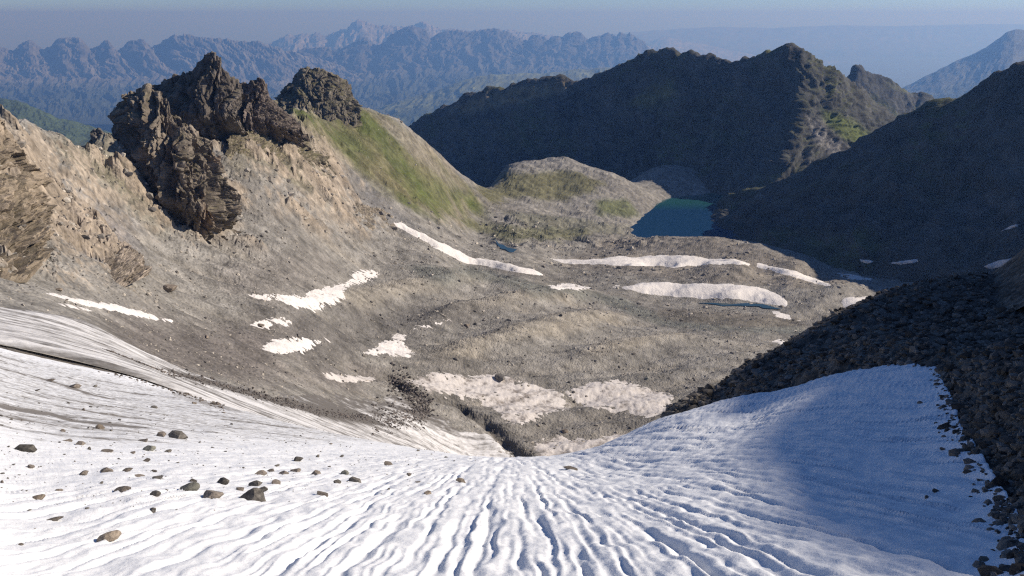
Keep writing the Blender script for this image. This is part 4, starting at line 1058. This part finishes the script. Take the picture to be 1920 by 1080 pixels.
G1 = 'boulders lying on the snow slope'
BOULDERS = [
    (473,938,72,'d','largest dark boulder in the cluster on the snow slope'),
    (353,918,52,'g','pale greenish grey angular boulder beside the dark cluster'),
    (400,933,54,'b','low brown slab boulder between the greenish boulder and the largest one'),
    (208,1010,58,'t','lone tan boulder broken in two near the bottom edge'),
    (490,920,30,'d','dark stone leaning behind the largest boulder'),
    (452,918,22,'b','upright stone behind the left end of the largest boulder'),
    (50,846,52,'d','wide dark boulder near the left edge of the snow'),
    (335,822,46,'d','dark blocky boulder, right half of the pair high on the snow'),
    (301,818,27,'b','grey blocky boulder, left half of the pair high on the snow'),
    (267,827,36,'f','flat brown stones just left of the blocky pair'),
    (277,844,38,'g','grey green boulder below the blocky pair'),
    (248,849,20,'f','flat dark stone touching the grey green boulder on its left'),
    (142,727,30,'b','upright boulder on the dirt line high at the left'),
    (92,714,32,'f','flat stone row on the dirt line left of the upright boulder'),
    (177,726,16,'d','small dark stone right of the upright boulder on the dirt line'),
    (68,733,20,'f','flat brown stone below the dirt line at the left'),
    (288,765,18,'d','dark stone alone on the smooth upper snow'),
    (363,757,12,'t','reddish stone on smooth snow right of the lone dark one'),
    (157,769,14,'t','small red brown stone on the dirty streak at the left'),
    (189,804,24,'t','rusty brown stone above the flat brown stones'),
    (208,808,9,'d','small dark stone touching the rusty brown stone'),
    (117,809,16,'b','dull brown stone left of the rusty brown one'),
    (125,827,22,'f','flat pale brown stone above the peaked one'),
    (150,834,24,'b','peaked brown stone right of the wide dark boulder'),
    (168,843,15,'d','small upright dark stone beside the peaked one'),
    (201,847,30,'f','flat dark slab right of the small upright stone'),
    (56,877,21,'b','brown stone below the wide dark boulder'),
    (157,890,28,'b','peaked boulder alone in the middle of the left snow'),
    (199,885,29,'b','round brown boulder, left of an even pair'),
    (239,883,26,'b','round brown boulder, right of an even pair'),
    (263,893,27,'f','thin flat slab below the even pair'),
    (290,885,23,'f','thin flat slab right of the even pair'),
    (272,865,22,'f','thin dark slab above the even pair'),
    (315,848,19,'d','small dark stone right of the grey green boulder'),
    (297,898,29,'d','knobbly dark stone above the greenish boulder'),
    (362,903,20,'d','dark stone just above the greenish boulder'),
    (417,906,36,'d','long dark stone above the low slab boulder'),
    (480,911,33,'d','long dark stone above the cluster'),
    (517,907,27,'f','flat dark stone at the right end of the cluster'),
    (488,889,31,'b','rounded brown boulder, left of the upper row of four'),
    (508,884,20,'b','small rounded boulder, second of the upper row of four'),
    (533,889,24,'b','rounded brown boulder, third of the upper row of four'),
    (556,885,29,'b','rounded brown boulder, last of the upper row of four'),
    (592,890,26,'b','peaked brown stone right of the upper row'),
    (520,874,20,'d','dark stone above the upper row of four'),
    (558,864,29,'d','dark blocky stone high above the upper row'),
    (290,928,29,'d','knobbly brown stone left of the greenish boulder'),
    (228,921,37,'f','long flat stone between the peaked boulder and the knobbly one'),
    (72,936,34,'t','crumbling tan stone on the white snow at the left'),
    (108,920,19,'f','small flat stone above the crumbling tan one'),
    (287,958,22,'d','dark cube shaped stone alone below the knobbly brown one'),
    (100,976,41,'f','long flat tan stone low on the white snow'),
    (38,1022,14,'f','tiny flat stone near the bottom left corner'),
    (4,905,16,'t','tan stone cut by the left edge'),
    (604,929,38,'f','long flat slab right of the cluster'),
    (645,888,26,'g','light grey stone right of the peaked brown stone'),
    (667,903,34,'d','broken dark stones, right of three near the slope middle'),
    (633,905,20,'d','broken dark stone left of the broken pile'),
    (728,872,26,'f','flat dirty stone just below the snow lip'),
    (765,891,20,'f','flat stone between the snow lip and the runnels'),
    (783,904,17,'f','small flat stone lower right of the one below the lip'),
    (865,904,27,'t','tan flat stone where the deep runnels begin'),
    (803,926,18,'t','red brown chip on the first runnel'),
    (1070,879,36,'f','dark dirt covered slab among the runnels right of centre'),
    (640,857,15,'d','small dark stone near the snow lip'),
    (595,857,14,'d','small dark stone left of the one near the lip'),
    (620,833,11,'t','small stone on the rim of the snow left of centre'),
    (783,846,11,'d','small stone sitting on the snow lip'),
]
for i, (u, v, w, k, lab) in enumerate(BOULDERS):
    put_rock('boulder', HERO[k][i % 5], snow, u, v, w * 0.76, lab, 'boulder', G1, sink=0.16 if k != 'f' else 0.06)
for u, v, w, lab in [(1737,933,11,'dark stone in the blue shaded snow, lower of two together'), (1754,922,12,'dark stone in the blue shaded snow, upper of two together'),
                     (1724,756,11,'stone just off the moraine edge on shaded snow near its top'), (1768,843,11,'single stone beside the moraine edge halfway down'), (1790,852,24,'rounded stone bulging from the moraine edge onto the snow')]:
    put_rock('boulder', HERO['d'][w % 5], snow, u, v, w, lab, 'boulder', G1, 0.2)
SMALL = [rock_mesh('stone', 200 + j, 2, M['boulder_dark'], 0.5) for j in range(6)]
n_ = 0
while n_ < 130:
    u, v = RND.uniform(0, 860), RND.uniform(735, 960)
    if v < 735 + 0.14 * u or v > 985 - 0.08 * u or RND.random() < 0.4 * abs(v - 860) / 100: continue
    if any(abs(u - b[0]) < b[2] * 0.6 and abs(v - b[1]) < b[2] * 0.5 for b in BOULDERS): continue
    put_rock('stone', SMALL[n_ % 6], snow, u, v, 3.0 + 6.0 * RND.random() ** 3, *(('tiny dark stone on the snow left of the greenish boulder', 'stone', 'tiny stones on the left snow') if u < 330 else ('tiny dark stone on the snow around the boulder cluster', 'stone', 'tiny stones around the cluster') if u < 600 else ('tiny dark stone on the snow between cluster and runnels', 'stone', 'tiny stones near the runnels')), 0.15)
    n_ += 1
for u, v, w, k, lab in [(489,612,16,'t','reddish boulder at the edge of the small flat snow patch'), (388,633,13,'t','pale round boulder alone on the brown rubble at the left'),
                        (875,612,12,'t','pale boulder in the middle of the basin, left of a dark twin'), (891,609,10,'d','dark boulder beside the pale one in the middle of the basin'),
                        (1212,712,9,'g','pale pointed boulder above the white crusted snowfield'), (1060,810,12,'t','yellowish boulder on the rubble island behind the snow lip'),
                        (938,712,22,'d','dark rock slab melting out of the pinkish snowfield'), (110,545,14,'t','angular tan block at the foot of the left cliff'),
                        (320,545,34,'t','pale orange outcrop block in the scree below the low outcrop')]:
    put_rock('boulder', HERO[k][w % 5], basin, u, v, w, lab, 'boulder', 'boulders in the basin', 0.25)

# ------------------------------------------------------------------ moraine stones: the largest one by one
MR = [rock_mesh('moraine_rock', 300 + j, 2, M['moraine_rock'], 0.7, 11) for j in range(10)]
out_u = [1225,1290,1400,1500,1560,1640,1720,1800,1860,1920]; out_v = [800,742,682,632,602,575,555,538,533,530]
ed_u, ed_v = [1225,1400,1560,1700,1755,1765,1775,1790,1835,1885,1910], [800,740,702,681,688,720,760,850,920,985,1070]
def on_bank(u, v):
    if v < np.interp(u, out_u, out_v) + 2: return False
    if u < 1755: return v < np.interp(u, ed_u[:5], ed_v[:5]) + 2
    return v < np.interp(u, ed_u[4:], ed_v[4:]) + 4 or u > np.interp(v, ed_v[4:], ed_u[4:]) - 2
n_ = 0
while n_ < 300:
    u, v = RND.uniform(1240, 1925), RND.uniform(525, 1085)
    if not on_bank(u, v): continue
    big = np.interp(v, [540, 700, 1000], [8, 13, 24])
    w = big * RND.uniform(0.55, 1.0) * (2.3 if RND.random() < 0.10 else 1.0)
    du_, dv_ = u - np.interp(v, ed_v[4:], ed_u[4:]), v - np.interp(u, out_u, out_v)
    if dv_ < 14: lab, gl = 'angular stone on the skyline crest of the dark moraine bank', 'stones on the moraine crest'
    elif v > 700 and du_ < 40: lab, gl = 'angular stone at the snow edge low on the moraine bank', 'moraine stones along the snow edge'
    elif u < 1740: lab, gl = 'angular stone on the dark bank strip above the shaded snow', 'moraine stones above the snow'
    elif v > 760: lab, gl = 'angular stone of the dark bank by the lower right edge', 'moraine stones at the lower right'
    else: lab, gl = 'angular stone in the broad upper right of the dark bank', 'moraine stones at the upper right'
    put_rock('moraine_rock', MR[n_ % 10], mor, u, v, w, lab, 'stone', gl, 0.1).rotation_euler = (RND.uniform(-1, 1), RND.uniform(-1, 1), RND.uniform(0, 6.28))
    n_ += 1

# ------------------------------------------------------------------ stones past counting, as one mesh each
bmI = bmesh.new(); bmesh.ops.create_icosphere(bmI, subdivisions=1, radius=1.0)
IV = np.array([v.co[:] for v in bmI.verts]); IF = np.array([[v.index for v in f.verts] for f in bmI.faces]); bmI.free()
DEBRIS = [(200,690),(330,708),(420,729),(520,756),(600,776),(700,789),(760,786),(800,770),(790,748),(760,728),(735,716)]
def scatter(name, pos, rad, colr, mat, label, seed):
    rg = np.random.default_rng(seed); n = len(pos)
    V = IV[None] * (1 + rg.uniform(-0.35, 0.25, (n, len(IV), 1)))
    ang = rg.uniform(0, 6.28, n); c, s_ = np.cos(ang)[:, None], np.sin(ang)[:, None]
    sc = rg.uniform(0.6, 1.2, (n, 1, 3)) * np.array([1, 0.85, 0.65])
    V = V * sc
    V = np.stack([V[..., 0] * c - V[..., 1] * s_, V[..., 0] * s_ + V[..., 1] * c, V[..., 2]], -1)
    V = V * rad[:, None, None] + pos[:, None]
    F = (IF[None] + (np.arange(n) * len(IV))[:, None, None]).reshape(-1, 3)
    cc = np.repeat(colr[:, None], len(IV), 1)
    o = link(name, mesh_from(name, V, F, mat, cc, False))
    return tag(o, label, 'stones', kind='stuff')
rg = np.random.default_rng(5)
N0 = 60000
sa = rg.uniform(-0.66, 0.5, N0); sl = np.log(130) + rg.random(N0) ** 0.8 * (np.log(1000) - np.log(130))
wr = basin.at(sa, sl, 1 - 0.9 * m_hill) * basin.at(sa, sl, 1 - 0.95 * m_ice) * basin.at(sa, sl, 1 - 0.6 * m_dome)
clump = sstep(-0.35, 0.35, fbm2(sa * np.exp(sl) / 40, np.exp(sl) / 40, 4, 501))
kp = rg.random(N0) < wr * (0.12 + 0.55 * clump)
sa, sl = sa[kp][:19000], sl[kp][:19000]; n = len(sa)
sdist = np.exp(sl)
srad = sdist * (0.0005 + 0.0024 * rg.random(n) ** 7 + 0.0006 * rg.random(n))
rk = basin.at(sa, sl, np.clip(m_rocky + 0.5 * m_hill, 0, 1)) * basin.at(sa, sl, 0.3 + 0.7 * outc)
srad = np.where(rg.random(n) < 0.55 * rk, srad * 2.1 + 0.25, srad)
spos = np.stack([sa * sdist, sdist, basin.at(sa, sl) + 0.1 * srad], -1)
br = rg.random(n)[:, None]
scol = np.where(br > 0.62, np.array([[0.46, 0.415, 0.35]]), np.where(br > 0.3, np.array([[0.26, 0.235, 0.2]]), np.array([[0.13, 0.12, 0.11]]))) * rg.uniform(0.8, 1.15, (n, 1))
dp = []
for (u0, v0), (u1, v1) in zip(DEBRIS, DEBRIS[1:]):
    m_ = int(math.hypot(u1 - u0, v1 - v0) * (9 if u0 > 680 else 3))
    for _ in range(m_):
        f = RND.random(); wob = RND.gauss(0, 13 if u0 > 680 else 4)
        a_d, l_d = basin.locate(u0 + (u1 - u0) * f + RND.gauss(0, 8), v0 + (v1 - v0) * f + wob, 90)
        d_d = math.exp(l_d); dp.append((a_d * d_d, d_d, float(basin.at(np.array(a_d), np.array(l_d))) + 0.5))
dp = np.array(dp); nd = len(dp)
spos = np.r_[spos, dp]; srad = np.r_[srad, dp[:, 1] * (0.0006 + 0.0022 * rg.random(nd) ** 4)]
scol = np.r_[scol, np.array([[0.12, 0.105, 0.095]]) * rg.uniform(0.5, 1.7, (nd, 1))]
scatter('scree_stones', spos, srad, scol, M['scatter'], 'pale and dark scree stones strewn over the basin', 6)
gp = []
while len(gp) < 1500:
    if RND.random() < 0.3:
        f = RND.random() * 420; u, v = f, np.interp(f, [0,60,120,190,300,420], [644,654,669,688,722,765]) + RND.gauss(0, 4); dm_ = 30
    else:
        u, v = RND.uniform(0, 900), RND.gauss(840, 65); dm_ = 0
        if v < 700 + 0.16 * u or v > 1000 - 0.10 * u: continue
    a_d, l_d = snow.locate(u, v, dm_); d_d = math.exp(l_d)
    gp.append((a_d * d_d, d_d, float(snow.at(np.array(a_d), np.array(l_d))), d_d * ((0.0009 + 0.0030 * RND.random() ** 3) if dm_ else (0.0005 + 0.0012 * RND.random() ** 4))))
gp = np.array(gp)
scatter('gravel', gp[:, :3], gp[:, 3], np.array([[0.13, 0.112, 0.098]]) * rg.uniform(0.5, 1.6, (len(gp), 1)), M['scatter'], 'dark grit sprinkled over the left part of the snow slope', 12)
N1 = 33000
sa = rg.uniform(0.1, 0.75, N1); sl = np.log(3.6) + rg.random(N1) * (np.log(46) - np.log(3.6))
sdist = np.exp(sl)
md = edge_sd(sa, sl, sdist)
kp = (md < 0.05 + 0.25 * rg.random(N1) ** 4) 
sa, sl, sdist = sa[kp][:11500], sl[kp][:11500], sdist[kp][:11500]; n = len(sa)
srad = np.minimum(0.035 + 0.0034 * sdist, 0.13) * (0.4 + 1.3 * rg.random(n) ** 4)
spos = np.stack([sa * sdist, sdist, mor.at(sa, sl) + 0.15 * srad], -1)
inside = edge_sd(sa, sl, sdist) > 0
spos[inside, 2] = np.maximum(spos[inside, 2], snow.at(sa[inside], sl[inside]))
scol = np.array([[0.118, 0.106, 0.092]]) * rg.uniform(0.35, 1.8, (n, 1))
scatter('moraine_rubble', spos, srad, scol, M['scatter'], 'small loose rubble covering the dark moraine bank', 8)

# ------------------------------------------------------------------ haze in the air
hz = bpy.data.meshes.new('haze')
hx, hy0, hy1, hz0, hz1 = 60000.0, -8100.0, 60000.0, -2251.0, 300.0
hv = [(x, y, z) for z in (hz0, hz1) for x, y in ((-hx, hy0), (hx, hy0), (hx, hy1), (-hx, hy1))]
hz.from_pydata(hv, [], [(3,2,1,0),(4,5,6,7),(0,1,5,4),(1,2,6,5),(2,3,7,6),(3,0,4,7)])
hm = bpy.data.materials.new('haze'); hm.use_nodes = True
nt = hm.node_tree; nt.nodes.clear()
ho = nt.nodes.new('ShaderNodeOutputMaterial'); hp = nt.nodes.new('ShaderNodeVolumePrincipled')
hp.inputs['Color'].default_value = (0.185, 0.395, 0.88, 1)
hp.inputs['Absorption Color'].default_value = (0.55, 0.42, 0.3, 1)
hp.inputs['Density'].default_value = 6.2e-5
hp.inputs['Anisotropy'].default_value = 0.25
nt.links.new(hp.outputs[0], ho.inputs['Volume'])
hz.materials.append(hm)
tag(link('haze', hz), 'pale blue haze filling the valley air', 'haze', kind='stuff')
